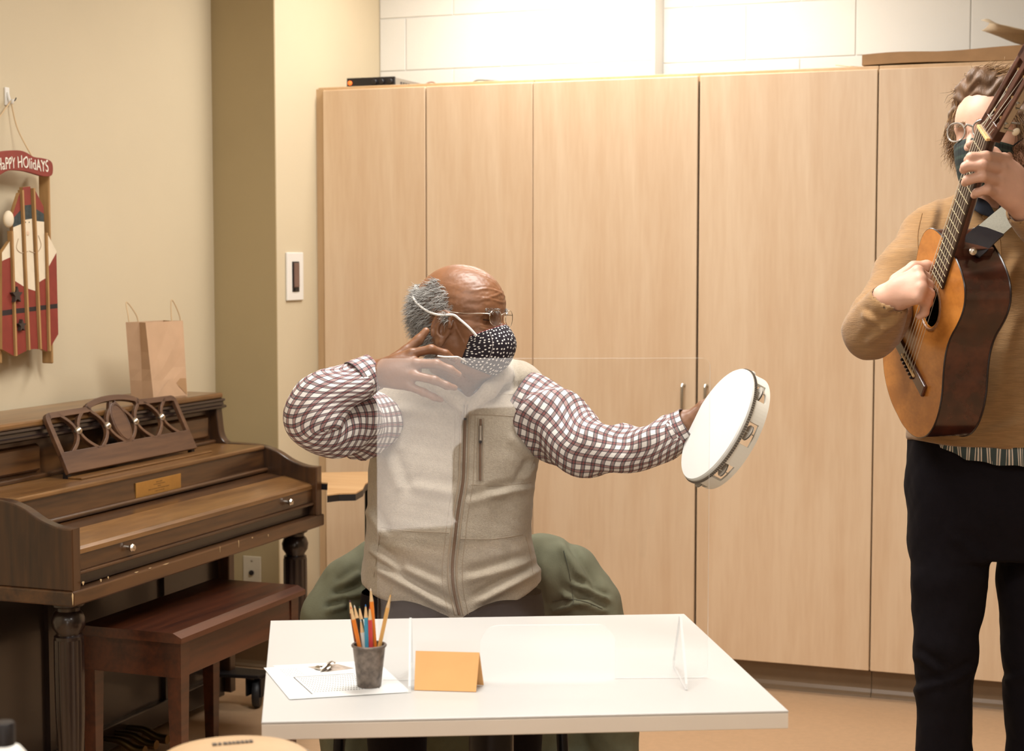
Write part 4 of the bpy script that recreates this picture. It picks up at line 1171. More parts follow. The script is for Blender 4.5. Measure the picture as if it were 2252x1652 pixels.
class Head:
    def __init__(s, c, fr, k=1.0):
        s.c = np.asarray(c, float); s.F, s.R, s.U = fr; s.k = k
        s.B = np.stack([s.F, s.R, s.U], 1)
    def __call__(s, f, r, u): return s.c + s.k * (s.F * f + s.R * r + s.U * u)
    def loc(s, p): return (np.asarray(p) - s.c) @ s.B / s.k
    def sculpt(s, G, slim=1.0):
        H = s; k = s.k; B = s.B
        E = lambda c, r, kk=.02, op='u', R=None: G.ell(H(*c), np.array(r) * k, B if R is None else R, kk * k, op)
        Cn = lambda a, b, ra, rb, kk=.012, op='u': G.cone(H(*a), H(*b), ra * k, rb * k, kk * k, op)
        E((-.002, 0, 0), (.103, .076, .092))
        E((-.045, 0, -.02), (.056, .064, .064), .03)
        E((.042, 0, -.002), (.057, .062, .068), .03)
        E((.038, 0, -.065), (.054, .056 * slim, .072), .03)
        for g in (-1, 1):
            Cn((.0, g * .056, -.07), (.052, g * .034, -.128), .019, .020, .03)
            Cn((.055, g * .046, -.050), (.072, g * .036, -.060), .017, .018, .02)      # cheek bone
            Cn((.089, g * .012, -.009), (.073, g * .047, -.013), .0115, .0100, .012)     # brow
            Cn((.064, g * .044, -.085), (.075, g * .026, -.095), .016, .016, .025)
        Cn((.060, 0, -.130), (.074, 0, -.132), .024, .020, .03)                         # chin
        E((.078, 0, -.095), (.022, .028, .022), .02)
        for g in (-1, 1): E((.099, g * .032, -.027), (.019, .020, .0125), .010, 's')     # sockets
        for g in (-1, 1):
            E((.0755, g * .031, -.025), (.0125, .0135, .0125), .003)
            Cn((.0835, g * .022, -.021), (.0800, g * .041, -.022), .0052, .0052, .005)   # upper lid
            Cn((.0815, g * .022, -.0325), (.0780, g * .041, -.0315), .005, .005, .006)   # lower lid
        Cn((.094, 0, -.016), (.108, 0, -.045), .0085, .0105, .012)                       # nose
        Cn((.108, 0, -.045), (.115, 0, -.058), .0105, .0125, .008)
        for g in (-1, 1): E((.103, g * .0125, -.061), (.012, .0085, .0085), .008)
        Cn((.090, -.016, -.086), (.090, .016, -.086), .008, .008, .008)                  # lips
        Cn((.089, -.014, -.095), (.089, .014, -.095), .008, .008, .006)
        for g in (-1, 1):                                                               # ears
            a = math.radians(14)
            ef = np.stack([math.cos(a) * H.F - math.sin(a) * H.U, .93 * g * H.R + .37 * H.F, math.cos(a) * H.U + math.sin(a) * H.F], 1)
            q, _ = np.linalg.qr(ef); q = q * np.sign((q * ef).sum(0))
            ec = (.006, g * .0785, -.047)
            G.ell(H(*ec), np.array((.0225, .0085, .0355)) * k, q, .006 * k)
            G.ell(H(*ec) + k * (q[:, 0] * .003 + q[:, 1] * .0085 - q[:, 2] * .002), np.array((.0135, .0085, .0235)) * k, q, .003 * k, 's')
            rim = [H(*ec) + k * (q[:, 0] * .0200 * math.cos(t) + q[:, 2] * .0330 * math.sin(t) + q[:, 1] * .006) for t in np.linspace(.05 * PI, 1.25 * PI, 14)]
            G.chain(rim, [.0045 * k] * 14, .003 * k)
            G.chain([H(*ec) + k * (q[:, 0] * x + q[:, 2] * z + q[:, 1] * .0055) for x, z in ((.004, .022), (-.006, .012), (-.0085, -.004), (-.004, -.018), (.006, -.022))], [.003 * k, .0038 * k, .0038 * k, .0035 * k, .003 * k], .003 * k)
            G.ell(H(*ec) + k * (q[:, 0] * .006 - q[:, 2] * .033 + q[:, 1] * .002), np.array((.010, .006, .0125)) * k, q, .006 * k)
            Cn((.024, g * .069, -.044), (.024, g * .070, -.056), .005, .005, .006)
def age_lines(H):
    """furrows, crow's feet and bags as shallow creases in the skin (head-local positions)"""
    def fn(v):
        L = H.loc(v); f, r, u = L.T; out = np.zeros(len(v)); near = (np.abs(L).max(1) < .14)
        def gro(d, w_, am, m): return -am * np.exp(-(d / w_) ** 2) * m + .5 * am * np.exp(-((d - 2 * w_) / w_) ** 2) * m
        sm = lambda x, a, b_: np.clip((x - a) / (b_ - a), 0, 1)
        m = sm(f, .045, .075) * sm(.062 - np.abs(r), 0, .015) * near
        for u0 in (.016, .027, .038): out += gro(u - u0 - .004 * np.sin(r * 70 + u0 * 300) + .9 * r * r * 2, .0022, .0013, m)
        ar = np.abs(r)
        m = sm(f, .055, .07) * sm(ar, .012, .02) * sm(.056 - ar, 0, .008) * near
        out += gro(u + .041 - .12 * (ar - .032), .0025, .0022, m) + gro(u + .049 - .2 * (ar - .032), .003, .0014, m)
        m = sm(ar, .048, .054) * sm(f, .03, .045) * sm(.075 - f, 0, .01) * near
        for k_ in (-.012, -.022, -.032, -.042): out += gro(u - k_ - (f - .05) * (k_ + .027) * 12, .0018, .0011, m * sm(.02 - abs(k_ + .027), -.02, .02))
        m = sm(f, .02, .03) * sm(.070 - f, 0, .02) * sm(ar, .045, .052) * near
        out += gro((u + .075) + (f - .05) * 1.6, .0035, .0014, m)
        out += .0006 * wavenoise(L / .018, 5) * near * sm(f, -.02, .03)
        return out
    return fn
def strands(name, roots, dirs, lens, wid, m, parent, seg=4, curl=.0, gravity=0.0, seed=1, wave=None):
    """tapered hair tufts (world frame)"""
    rs = np.random.RandomState(seed); V = []; Fc = []
    for i in range(len(roots)):
        p = np.array(roots[i], float); d = np.array(dirs[i], float); L = lens[i]
        side = np.cross(d, rs.normal(size=3)); side /= max(np.linalg.norm(side), 1e-6); s2 = np.cross(d, side)
        base = len(V); ph = rs.uniform(0, 6.28)
        for k in range(seg + 1):
            t = k / seg
            q = p + d * L * t + side * curl * L * t * t + np.array([0, 0, -gravity * L * t * t])
            if wave: q = q + s2 * wave[0] * math.sin(wave[1] * t + ph) * t
            w_ = wid * (1 - .85 * t)
            for a in range(3):
                an = 2 * PI * a / 3
                V.append(q + (side * math.cos(an) + s2 * math.sin(an)) * w_)
        for k in range(seg):
            for a in range(3):
                b_ = (a + 1) % 3
                Fc.append((base + k * 3 + a, base + k * 3 + b_, base + (k + 1) * 3 + b_, base + (k + 1) * 3 + a))
    return quads_obj(name, np.array(V), np.array(Fc), m, parent)
def hair_mat(name, cols, rough=.5):
    m = bpy.data.materials.new(name); m.use_nodes = True; t = m.node_tree; b = t.nodes['Principled BSDF']
    g = nd(t, 'ShaderNodeNewGeometry'); rp = nd(t, 'ShaderNodeValToRGB')
    while len(rp.color_ramp.elements) < len(cols): rp.color_ramp.elements.new(.5)
    for i, c in enumerate(cols):
        rp.color_ramp.elements[i].position = i / (len(cols) - 1); rp.color_ramp.elements[i].color = lin(c) + (1,)
    t.links.new(g.outputs['Random Per Island'], rp.inputs[0]); t.links.new(rp.outputs[0], b.inputs['Base Color'])
    b.inputs['Roughness'].default_value = rough
    return m
def px_of(v):
    return IW / 2 + FPX * v[:, 0] / v[:, 2], IH / 2 - FPX * v[:, 1] / v[:, 2]
def folds(specs, noise=(0, 1, 0)):
    """cloth creases: each (x0,y0,x1,y1,width_px,amp_m) in picture position on the garment, plus overall noise"""
    def fn(v):
        x, y = px_of(v); out = np.zeros(len(v))
        for x0, y0, x1, y1, wd, am in specs:
            dx, dy = x1 - x0, y1 - y0; L = math.hypot(dx, dy)
            t = ((x - x0) * dx + (y - y0) * dy) / L / L; s_ = ((x - x0) * -dy + (y - y0) * dx) / L
            tp = np.exp(-np.maximum(np.abs(t - .5) - .38, 0) ** 2 / .02)
            out += am * tp * (-np.exp(-(s_ / wd) ** 2) + .75 * np.exp(-((s_ + 1.7 * wd) / wd) ** 2))
        if noise[0]: out += noise[0] * wavenoise(v / noise[1], noise[2])
        return out
    return fn
def loft_tube(name, ctrl, mat_, parent, n=10, nth=44, disp=None, flat=1.0, caps=False, thick=.0018, uoff=0.0):
    """cloth tube: ctrl (px,py,d,r_mm[,r2_mm]); UV in metres (round, along)"""
    pts = [np.concatenate([Q(*c[:3]), [c[3] / 1000.0, (c[4] if len(c) > 4 else c[3]) / 1000.0]]) for c in ctrl]
    sp_ = np.array(spline(pts, n)); P3 = sp_[:, :3]; R1 = sp_[:, 3]; R2 = sp_[:, 4]
    s_ = np.concatenate([[0], np.cumsum(np.linalg.norm(np.diff(P3, axis=0), axis=1))])
    V = []; UV = []; nrm = None
    rm = max(1, round(2 * PI * float(np.mean(R1)) / .021)) * .021 / (2 * PI)
    for i in range(len(P3)):
        t = P3[min(i + 1, len(P3) - 1)] - P3[max(i - 1, 0)]; t /= np.linalg.norm(t)
        # keep one frame axis in the picture plane so r2 is the depth radius
        a = np.cross(t, np.array([0, 0, 1.0])); a /= max(np.linalg.norm(a), 1e-6); b_ = np.cross(a, t)
        for k in range(nth + 1):
            th = 2 * PI * k / nth
            dr = disp(s_[i], th, i / (len(P3) - 1)) if disp else 0
            V.append(P3[i] + a * math.cos(th) * (R1[i] + dr) + b_ * math.sin(th) * (R2[i] + dr))
            UV.append((th * rm + uoff, UV[-nth - 1][1] + float(np.linalg.norm(V[-1] - V[-nth - 2])) if i else 0.0))
    F = []
    for i in range(len(P3) - 1):
        for k in range(nth):
            F.append((i * (nth + 1) + k, i * (nth + 1) + k + 1, (i + 1) * (nth + 1) + k + 1, (i + 1) * (nth + 1) + k))
    o = mesh_obj(name, c2w(np.array(V)), F, mat_, parent, True, None, UV)
    if thick:
        sm = o.modifiers.new('thick', 'SOLIDIFY'); sm.thickness = thick; sm.offset = -1
    return o
def plaid(name, base, c1, c2, period=.021, duty=.46, line=(30, 26, 40), hair=(190, 70, 60)):
    """woven check: two coloured bands crossing on a light ground, thin dark lines (UV metres)"""
    m = bpy.data.materials.new(name); m.use_nodes = True; t = m.node_tree; b = t.nodes['Principled BSDF']
    uv = nd(t, 'ShaderNodeUVMap'); sx = nd(t, 'ShaderNodeSeparateXYZ'); t.links.new(uv.outputs[0], sx.inputs[0])
    def band(sock, lo, hi):
        d = nd(t, 'ShaderNodeMath', operation='DIVIDE'); d.inputs[1].default_value = period; t.links.new(sock, d.inputs[0])
        f = nd(t, 'ShaderNodeMath', operation='FRACT'); t.links.new(d.outputs[0], f.inputs[0])
        c = nd(t, 'ShaderNodeMath', operation='COMPARE'); c.inputs[1].default_value = (lo + hi) / 2; c.inputs[2].default_value = (hi - lo) / 2
        t.links.new(f.outputs[0], c.inputs[0]); return c.outputs[0]
    def over(prev, fac, col, amt):
        mm = nd(t, 'ShaderNodeMath', operation='MULTIPLY'); mm.inputs[1].default_value = amt; t.links.new(fac, mm.inputs[0])
        mx = nd(t, 'ShaderNodeMix', data_type='RGBA'); t.links.new(mm.outputs[0], mx.inputs[0])
        if prev is None: mx.inputs[6].default_value = lin(base) + (1,)
        else: t.links.new(prev, mx.inputs[6])
        mx.inputs[7].default_value = lin(col) + (1,); return mx.outputs[2]
    U, V_ = sx.outputs[0], sx.outputs[1]
    c = over(None, band(U, 0, duty), c1, .68)
    c = over(c, band(V_, 0, duty), c2, .72)
    for s_ in (U, V_):
        c = over(c, band(s_, .0, .09), line, .55); c = over(c, band(s_, duty - .09, duty), line, .55)
        c = over(c, band(s_, .20, .26), hair, .4)
    t.links.new(c, b.inputs['Base Color']); b.inputs['Roughness'].default_value = .8
    nz = nd(t, 'ShaderNodeTexNoise'); nz.inputs['Scale'].default_value = 900; bp = nd(t, 'ShaderNodeBump'); bp.inputs['Strength'].default_value = .15; bp.inputs['Distance'].default_value = .001
    tc = nd(t, 'ShaderNodeTexCoord'); t.links.new(tc.outputs['Object'], nz.inputs['Vector']); t.links.new(nz.outputs[0], bp.inputs['Height']); t.links.new(bp.outputs[0], b.inputs['Normal'])
    return m
def mask_surface(H, name, m, parent, ctr, top_s, bot_s, na=33, nb=18):
    """face mask: centre profile (f,u), side edge top/bottom (f,r,u)"""
    cp = np.array(spline([np.array(c) for c in ctr], 6)); cs = np.linspace(0, 1, len(cp))
    V = []; UV = []
    for j in range(nb):
        b_ = j / (nb - 1); fc = np.interp(b_, cs, cp[:, 0]); uc = np.interp(b_, cs, cp[:, 1])
        sd = np.array(top_s) * (1 - b_) + np.array(bot_s) * b_
        for i in range(na):
            a = -1 + 2 * i / (na - 1); q = abs(a)
            f = sd[0] + (fc - sd[0]) * (1 - q ** 2.0) ; r = sd[1] * math.sin(q * PI / 2 * .92) / math.sin(PI / 2 * .92) * (1 if a > 0 else -1); u = uc + (sd[2] - uc) * q ** 1.35
            V.append(H(f, r, u)); UV.append((a * .105, b_ * .115))
    F = [(j * na + i, j * na + i + 1, (j + 1) * na + i + 1, (j + 1) * na + i) for j in range(nb - 1) for i in range(na - 1)]
    o = mesh_obj(name, c2w(np.array(V)), F, m, parent, True, None, UV)
    sm = o.modifiers.new('thick', 'SOLIDIFY'); sm.thickness = .002; sm.offset = 0
    return o, V, na, nb

# ================================================================== the seated man
man = thing('person', c2w(Q(1000, 1420, 3.80)), 'bald man in a beige fleece vest and checked shirt, dotted mask, raising a tambourine', 'person')
HM = Head(Q(1010, 674, 3.70), head_frame(math.radians(62), math.radians(3)), 1.0)
G = Field(Q(640, 1400, 3.42) * [1, 1, 1] + [-.03, 0, 0], Q(1600, 560, 3.98) * [1, 1, 1] + [.02, 0, 0], .0026)
HM.sculpt(G)
G.cone(HM(-.022, 0, -.075), Q(1018, 870, 3.79), .056, .062, .03)
G.cone(HM(.03, 0, -.115), Q(1030, 880, 3.76), .030, .040, .035)
G.loft([(Q(0, y, 3.78)[1], Q(1010, y, 3.78)[0], 3.79, hx, hz) for y, hx, hz in ((1390, .15, .09), (1250, .15, .09), (1000, .15, .09), (890, .13, .08), (850, .06, .05))], k=.03)
# right arm and hand (raised in front of the chest)
WR = Q(812, 824, 3.53)
G.chain([Q(880, 910, 3.78), Q(705, 930, 3.50), Q(740, 868, 3.49), WR], [.034, .030, .028, .026], .02)
kn = [Q(905, 778, 3.505), Q(915, 800, 3.49), Q(911, 826, 3.483), Q(898, 849, 3.487)]
for q, r0, r1 in zip(kn, (.021, .021, .020, .018), (.0115, .0115, .011, .010)): G.cone(WR, q, r0 + .003, r1, .014)
G.ell((WR + kn[1] + kn[2]) / 3 + Q(0, 826, 0) * 0, (.045, .030, .016), None, .015)
fg = [([kn[0], Q(948, 768, 3.50), Q(980, 778, 3.51), Q(1000, 792, 3.52)], (.0105, .0095, .0085, .0065)),
      ([kn[1], Q(960, 801, 3.475), Q(990, 813, 3.48), Q(1009, 824, 3.49)], (.0105, .0098, .0085, .0068)),
      ([kn[2], Q(955, 836, 3.468), Q(982, 848, 3.473), Q(1000, 853, 3.483)], (.0102, .0092, .0082, .0065)),
      ([kn[3], Q(932, 863, 3.478), Q(955, 874, 3.478), Q(970, 880, 3.483)], (.009, .0082, .0072, .006)),
      ([Q(845, 808, 3.535), Q(893, 772, 3.555), Q(920, 748, 3.565), Q(937, 728, 3.57)], (.016, .0118, .0105, .008))]
for ch, rs in fg: G.chain(ch, rs, .005)
# left arm and hand holding the tambourine
WL = Q(1507, 935, 3.58)
G.chain([Q(1150, 890, 3.76), Q(1270, 975, 3.645), Q(1390, 988, 3.60), WL], [.045, .038, .030, .026], .02)
knl = [Q(1554, 893, 3.565), Q(1560, 910, 3.575), Q(1560, 928, 3.585), Q(1556, 945, 3.59)]
for q in knl: G.cone(WL, q, .024, .011, .014)
for i, q in enumerate(knl):
    a = q - Q(1126, 826, 0)
    G.chain([q, q + np.array([.030, -.004, -.012]), q + np.array([.046, -.008, -.030]), q + np.array([.040, -.010, -.046])], [.0105, .0095, .0085, .007], .005)
G.chain([Q(1520, 918, 3.565), Q(1545, 894, 3.565), Q(1562, 884, 3.56), Q(1578, 876, 3.555)], [.015, .0115, .0105, .008], .006)
body, bvhM = field_obj(G, 'body', m_skinA, man, smooth=1, disp=age_lines(HM), bvh=True)
del G
# eyes are part of the body; brows, hair, mask, glasses are worn pieces
m_hairA = hair_mat('grey_hair', [(92, 88, 84), (130, 126, 120), (176, 172, 166), (215, 212, 206), (120, 114, 108)])
v = np.empty(len(body.data.vertices) * 3, np.float32); body.data.vertices.foreach_get('co', v); v = v.reshape(-1, 3) + np.array(WLOC[body.name])
vc = np.stack([(v - CAM) @ RGT, (v - CAM) @ UPV, (v - CAM) @ FWD], 1); L_ = HM.loc(vc)
no = np.empty(len(body.data.vertices) * 3, np.float32); body.data.vertices.foreach_get('normal', no) if False else None
nw = np.array([n.vector[:] for n in body.data.vertex_normals])
f_, r_, u_ = L_[:, 0], L_[:, 1], L_[:, 2]
top_lim = .046 - .20 * np.maximum(f_ + .02, 0) - .012 * np.sin(f_ * 70)
front_lim = .020 + .25 * np.minimum(u_, 0)
ear = (f_ > -.020) & (u_ < -.008) & (u_ > -.110)
sel = (u_ < top_lim) & (u_ > -.118 + .25 * np.maximum(0, f_ + .05)) & (f_ < front_lim) & ~ear & (np.abs(L_).max(1) < .16)
side_burn = (f_ > .015) & (f_ < .032) & (u_ < .0) & (u_ > -.035) & (np.abs(r_) > .05)
idx = np.nonzero(sel | side_burn)[0]
rs = np.random.RandomState(4); idx = rs.choice(idx, min(7500, len(idx)), replace=False)
back = -c2w(HM.F) + CAM; upw = c2w(HM.U) - CAM
dirs = nw[idx] * .55 + back * .85 - upw * .18 + rs.normal(size=(len(idx), 3)) * .28
dirs /= np.linalg.norm(dirs, axis=1)[:, None]
lens = rs.uniform(.012, .028, len(idx)) * np.where(u_[idx] < -.07, .55, 1.0)
strands('hair', v[idx] - nw[idx] * .002, dirs, lens, .00072, m_hairA, man, 4, .35, .25, 3)['kind'] = 'stuff'
bi = np.nonzero((np.abs(np.abs(r_) - .03) < .017) & (np.abs(u_ + .006) < .005) & (f_ > .07))[0]
bi = rs.choice(bi, min(110, len(bi)), replace=False)
dirs = nw[bi] * .5 + rs.normal(size=(len(bi), 3)) * .35; dirs /= np.linalg.norm(dirs, axis=1)[:, None]
strands('eyebrows', v[bi], dirs, rs.uniform(.004, .008, len(bi)), .0006, m_hairA, man, 3, .2, .2, 5)['kind'] = 'stuff'

m_lash_shade = mat('lash_shade_line', (46, 30, 24), .7)  # dark line along the lids: lashes plus painted eye shading
for g in (-1, 1): MB().tube(spline([c2w(HM(.0905, g * .0205, -.0285)), c2w(HM(.0905, g * .0300, -.0278)), c2w(HM(.0855, g * .0425, -.0275))], 5), .0010, 6).build('lash_shade', m_lash_shade, man, smooth=True)
# dotted mask
m_dots = bpy.data.materials.new('black_polka_dot_cotton'); m_dots.use_nodes = True
t = m_dots.node_tree; b = t.nodes['Principled BSDF']
uv = nd(t, 'ShaderNodeUVMap'); vo = nd(t, 'ShaderNodeTexVoronoi', voronoi_dimensions='2D'); vo.inputs['Scale'].default_value = 112; vo.inputs['Randomness'].default_value = .55
lt_ = nd(t, 'ShaderNodeMath', operation='LESS_THAN'); lt_.inputs[1].default_value = .22
mx = nd(t, 'ShaderNodeMix', data_type='RGBA'); mx.inputs[6].default_value = lin((27, 17, 28)) + (1,); mx.inputs[7].default_value = lin((236, 232, 226)) + (1,)
t.links.new(uv.outputs[0], vo.inputs['Vector']); t.links.new(vo.outputs['Distance'], lt_.inputs[0]); t.links.new(lt_.outputs[0], mx.inputs[0]); t.links.new(mx.outputs[2], b.inputs['Base Color'])
b.inputs['Roughness'].default_value = .85
mk, MV, na, nb = mask_surface(HM, 'face_mask', m_dots, man, [(.116, -.036), (.130, -.052), (.139, -.074), (.135, -.100), (.120, -.128), (.094, -.148)], (.068, .066, -.064), (.044, .060, -.122))
mk['label'] = 'black cotton mask with white polka dots'
m_elas = mat('white_elastic', (238, 234, 228), .6)
m_pipe = mat('dark_red_piping', (120, 34, 36), .7)
MB().tube([c2w(q) for q in MV[:na]], .0012, 6).build('mask_piping', m_pipe, mk, smooth=True)
stitch = mat('white_stitching', (180, 172, 170), .8)
MB().tube([c2w(MV[j * na + na - 8]) + (c2w(HM.F * .0014 + HM.R * .0012) - CAM) for j in range(1, nb)], .0005, 5).build('mask_stitching', stitch, mk, smooth=True)
strap = [(1048, 739), (1032, 720), (1012, 704), (992, 695), (972, 691), (952, 688), (936, 680), (922, 668), (914, 655), (912, 645)]
pts = drape(bvhM, strap, .006, fallback=3.75)
pts[-1] = Vector(P(911, 640, 3.76)); pts.append(Vector(P(914, 628, 3.80)))
MB().tube([tuple(p) for p in spline([np.array(p) for p in pts], 4)], .0028, 8).build('mask_strap', m_elas, mk, smooth=True)
pts = drape(bvhM, [(1024, 794), (1005, 788), (992, 785), (978, 783), (962, 780)], .004, fallback=3.72)
MB().tube([tuple(p) for p in spline([np.array(p) for p in pts], 4)], .0022, 8).build('mask_strap', m_elas, mk, smooth=True)

# rimless glasses
m_wire = mat('silver_wire', (214, 206, 194), .22, 1.0)
m_lens = bpy.data.materials.new('spectacle_lens'); m_lens.use_nodes = True
t = m_lens.node_tree; b = t.nodes['Principled BSDF']; t.nodes.remove(b)
tr = nd(t, 'ShaderNodeBsdfTransparent'); gl = nd(t, 'ShaderNodeBsdfGlossy'); gl.inputs['Roughness'].default_value = .02; ms = nd(t, 'ShaderNodeMixShader'); ms.inputs[0].default_value = .07
t.links.new(tr.outputs[0], ms.inputs[1]); t.links.new(gl.outputs[0], ms.inputs[2]); t.links.new(ms.outputs[0], t.nodes['Material Output'].inputs[0])
def glasses(H, parent, lens_c, rx, ry, rim_r, mrim, mtemple, temple_pts, name='eyeglasses', pads=True):
    f0, r0, u0 = lens_c
    first = None
    for g in (1, -1):
        ring = []
        for a in np.linspace(0, 2 * PI, 36, endpoint=False):
            ca, sa = math.cos(a), math.sin(a)
            x = np.sign(ca) * abs(ca) ** .9 * rx; y = np.sign(sa) * abs(sa) ** .9 * ry
            rr = g * (r0 + x); ff = f0 - 2.2 * rr * rr
            ring.append(c2w(H(ff, rr, u0 + y)))
        o = MB().tube(ring, rim_r, 7, closed=True).build(name, mrim, parent, smooth=True) if first is None else MB().tube(ring, rim_r, 7, closed=True).build('rim', mrim, first, smooth=True)
        if first is None: first = o
        cc = c2w(H(f0 - 2.2 * r0 * r0 + .0006, g * r0, u0))
        mesh_obj('lens', ring + [cc], [(i, (i + 1) % 36, 36) for i in range(36)], m_lens, first, True)
        tp_ = [c2w(H(f0 - 2.2 * (r0 + rx) ** 2, g * (r0 + rx), u0 + ry * .45))] + [c2w(H(a_, g * b_, c_)) for a_, b_, c_ in temple_pts]
        MB().tube(spline(tp_, 5), rim_r * 1.25, 7).build('temple', mtemple, first, smooth=True)
        if pads: MB().ellipsoid(c2w(H(f0 - .006, g * .010, u0 - .004)), (.003, .003, .005), 10, 8).build('nose_pad', m_lens, first, smooth=True)
    MB().tube(spline([c2w(H(f0 - 2.2 * (r0 - rx) ** 2, g * (r0 - rx), u0 + ry * .4)) for g in (1,)] + [c2w(H(f0 + .004, 0, u0 + ry * .65))] + [c2w(H(f0 - 2.2 * (r0 - rx) ** 2, -(r0 - rx), u0 + ry * .4))], 5), rim_r * 1.3, 7).build('bridge', mrim, first, smooth=True)
    return first
glasses(HM, man, (.112, .031, -.022), .021, .017, .0008, m_wire, m_wire, [(.088, .064, -.014), (.060, .073, -.016), (.02, .078, -.014), (-.01, .079, -.020)])['label'] = 'thin rimless eyeglasses with silver temples'

# checked shirt sleeves
m_plaid = plaid('red_navy_check', (232, 226, 220), (96, 36, 40), (62, 36, 46))
def crease(a1, seed, k1=40, k2=3):
    rs_ = np.random.RandomState(seed); ph = rs_.uniform(0, 6.28, 8)
    def fn(s_, th, u):
        rd = lambda x: 1 - 2 * abs(math.sin(x))
        w_ = a1 * (rd(k1 * s_ * .55 + 1.1 * math.sin(th + ph[0]) + ph[1]) * .55 + rd(k1 * s_ * .32 + 1.0 * th + ph[2]) * .5 + .35 * math.sin(k1 * 1.3 * s_ - 2 * th + ph[3]))
        return w_ * min(1, 6 * u) * min(1, 6 * (1 - u))
    return fn
sl1 = loft_tube('shirt_sleeve', [(888, 922, 3.88, 40), (850, 924, 3.81, 58), (805, 928, 3.68, 71), (748, 932, 3.56, 74), (702, 934, 3.50, 66), (683, 918, 3.475, 62), (705, 888, 3.475, 60), (742, 862, 3.49, 54), (778, 842, 3.51, 48), (800, 830, 3.522, 42)], m_plaid, man, 9, 48, crease(.009, 1))
loft_tube('shirt_cuff', [(782, 840, 3.512, 46), (796, 832, 3.52, 44), (810, 824, 3.53, 41), (822, 818, 3.536, 40)], m_plaid, man, 6, 40, None)
sl2 = loft_tube('shirt_sleeve', [(1140, 880, 3.765, 70), (1185, 905, 3.75, 80), (1228, 938, 3.70, 82), (1275, 975, 3.64, 68), (1330, 988, 3.61, 57), (1385, 990, 3.60, 56), (1430, 980, 3.585, 52), (1468, 962, 3.575, 47), (1490, 948, 3.57, 42)], m_plaid, man, 9, 48, crease(.010, 2))
loft_tube('shirt_cuff', [(1474, 956, 3.574, 43), (1488, 949, 3.57, 41), (1503, 941, 3.567, 39), (1516, 933, 3.562, 38)], m_plaid, man, 6, 40, None)

# beige fleece vest
m_fleece = mat('beige_fleece', (172, 160, 142), .95, var=.10, scale=220, bump=.35, bscale=420, sheen=.3, detail=6)
V = Field(Q(770, 1400, 3.52), Q(1240, 760, 4.02) + np.array([.02, 0, 0]), .0045)
rowsV = [(1400, 792, 1196, 3.80, .150), (1345, 792, 1196, 3.80, .152), (1290, 792, 1194, 3.80, .152), (1230, 800, 1180, 3.80, .148), (1180, 806, 1168, 3.79, .140), (1080, 808, 1172, 3.785, .132), (1010, 814, 1186, 3.785, .130), (960, 836, 1192, 3.785, .124), (900, 848, 1190, 3.785, .112), (868, 862, 1178, 3.79, .095), (840, 900, 1150, 3.80, .070), (815, 950, 1110, 3.81, .05)]
def rowpx(y, xl, xr, zc, hz):
    a = Q(xl, y, zc); b_ = Q(xr, y, zc); return (a[1], (a[0] + b_[0]) / 2, zc, (b_[0] - a[0]) / 2, hz)
V.loft([rowpx(*r) for r in rowsV], 2.5, .01)
V.chain([Q(1020, 838, 3.80), Q(905, 868, 3.79), Q(868, 885, 3.785)], [.060, .052, .046], .03)
V.chain([Q(1040, 828, 3.80), Q(1140, 852, 3.79), Q(1172, 875, 3.785)], [.060, .052, .046], .03)
ringp = [Q(1024, 902, 3.672), Q(1075, 858, 3.676), Q(1108, 822, 3.72), Q(1102, 800, 3.80), Q(1040, 785, 3.865), Q(965, 790, 3.85), Q(932, 815, 3.78), Q(965, 850, 3.69), Q(1008, 880, 3.665)]
V.chain(ringp + [ringp[0]], [.016, .018, .020, .020, .020, .019, .018, .017, .016, .016], .012)
V.cone(Q(1028, 905, 3.735), Q(1022, 740, 3.76), .052, .072, .012, 's')
V.cone(Q(1023, 900, 3.60), Q(1040, 840, 3.62), .004, .040, .006, 's')
hx = np.array([760, 792, 850, 920, 1010, 1090, 1150, 1197, 1240]); hy = np.array([1272, 1290, 1318, 1345, 1366, 1345, 1312, 1284, 1262])
def hem(X, Y, Z):
    px = IW / 2 + FPX * X / 3.72; lim = IH / 2 - np.interp(px.ravel(), hx, hy).reshape(px.shape)
    return (Y - lim / FPX * 3.72) * np.ones_like(Z)
V.apply(hem, Q(700, 1420, 3.4), Q(1300, 1180, 4.1), .006, 's', pad=0)
V.apply(lambda X, Y, Z: (Y - Q(0, 1375, 3.8)[1]) + 0 * X + 0 * Z, Q(700, 1420, 3.4), Q(1300, 1340, 4.1), 0, 's', pad=0)
fo = [(a_, b_, c_, d_, e_, g_ * 1.45) for a_, b_, c_, d_, e_, g_ in [(830, 1250, 985, 1338, 9, .010), (815, 1205, 880, 1262, 8, .008), (1050, 1325, 1180, 1255, 9, .010), (1030, 1275, 1165, 1238, 10, .006), (1075, 1090, 1165, 1072, 9, .006), (1030, 1105, 1110, 1085, 9, .003),
      (845, 1230, 965, 1288, 10, .004), (810, 1120, 845, 1180, 9, .006), (1150, 1060, 1172, 1020, 8, .006), (870, 900, 960, 905, 14, .004), (905, 1070, 1000, 1085, 12, .003), (1110, 870, 1170, 862, 9, .005), (850, 1000, 880, 1080, 12, .004), (1120, 960, 1180, 1010, 12, .004)]]
vest, bvhV = field_obj(V, 'fleece_vest', m_fleece, man, smooth=2, disp=folds(fo, (.0022, .10, 3)), bvh=True)
del V
m_zip = mat('brown_zipper_tape', (112, 88, 70), .6); m_seam = mat('vest_seam', (164, 148, 128), .9); m_pull = mat('zipper_pull', (150, 140, 126), .35, .6)
def line(px, r, m, name, par, off=.001):
    p = drape(bvhV, [tuple(q) for q in spline([np.array(q, float) for q in px], 5)], off)
    if len(p) > 2: return MB().tube(p, r, 6).build(name, m, par, smooth=True)
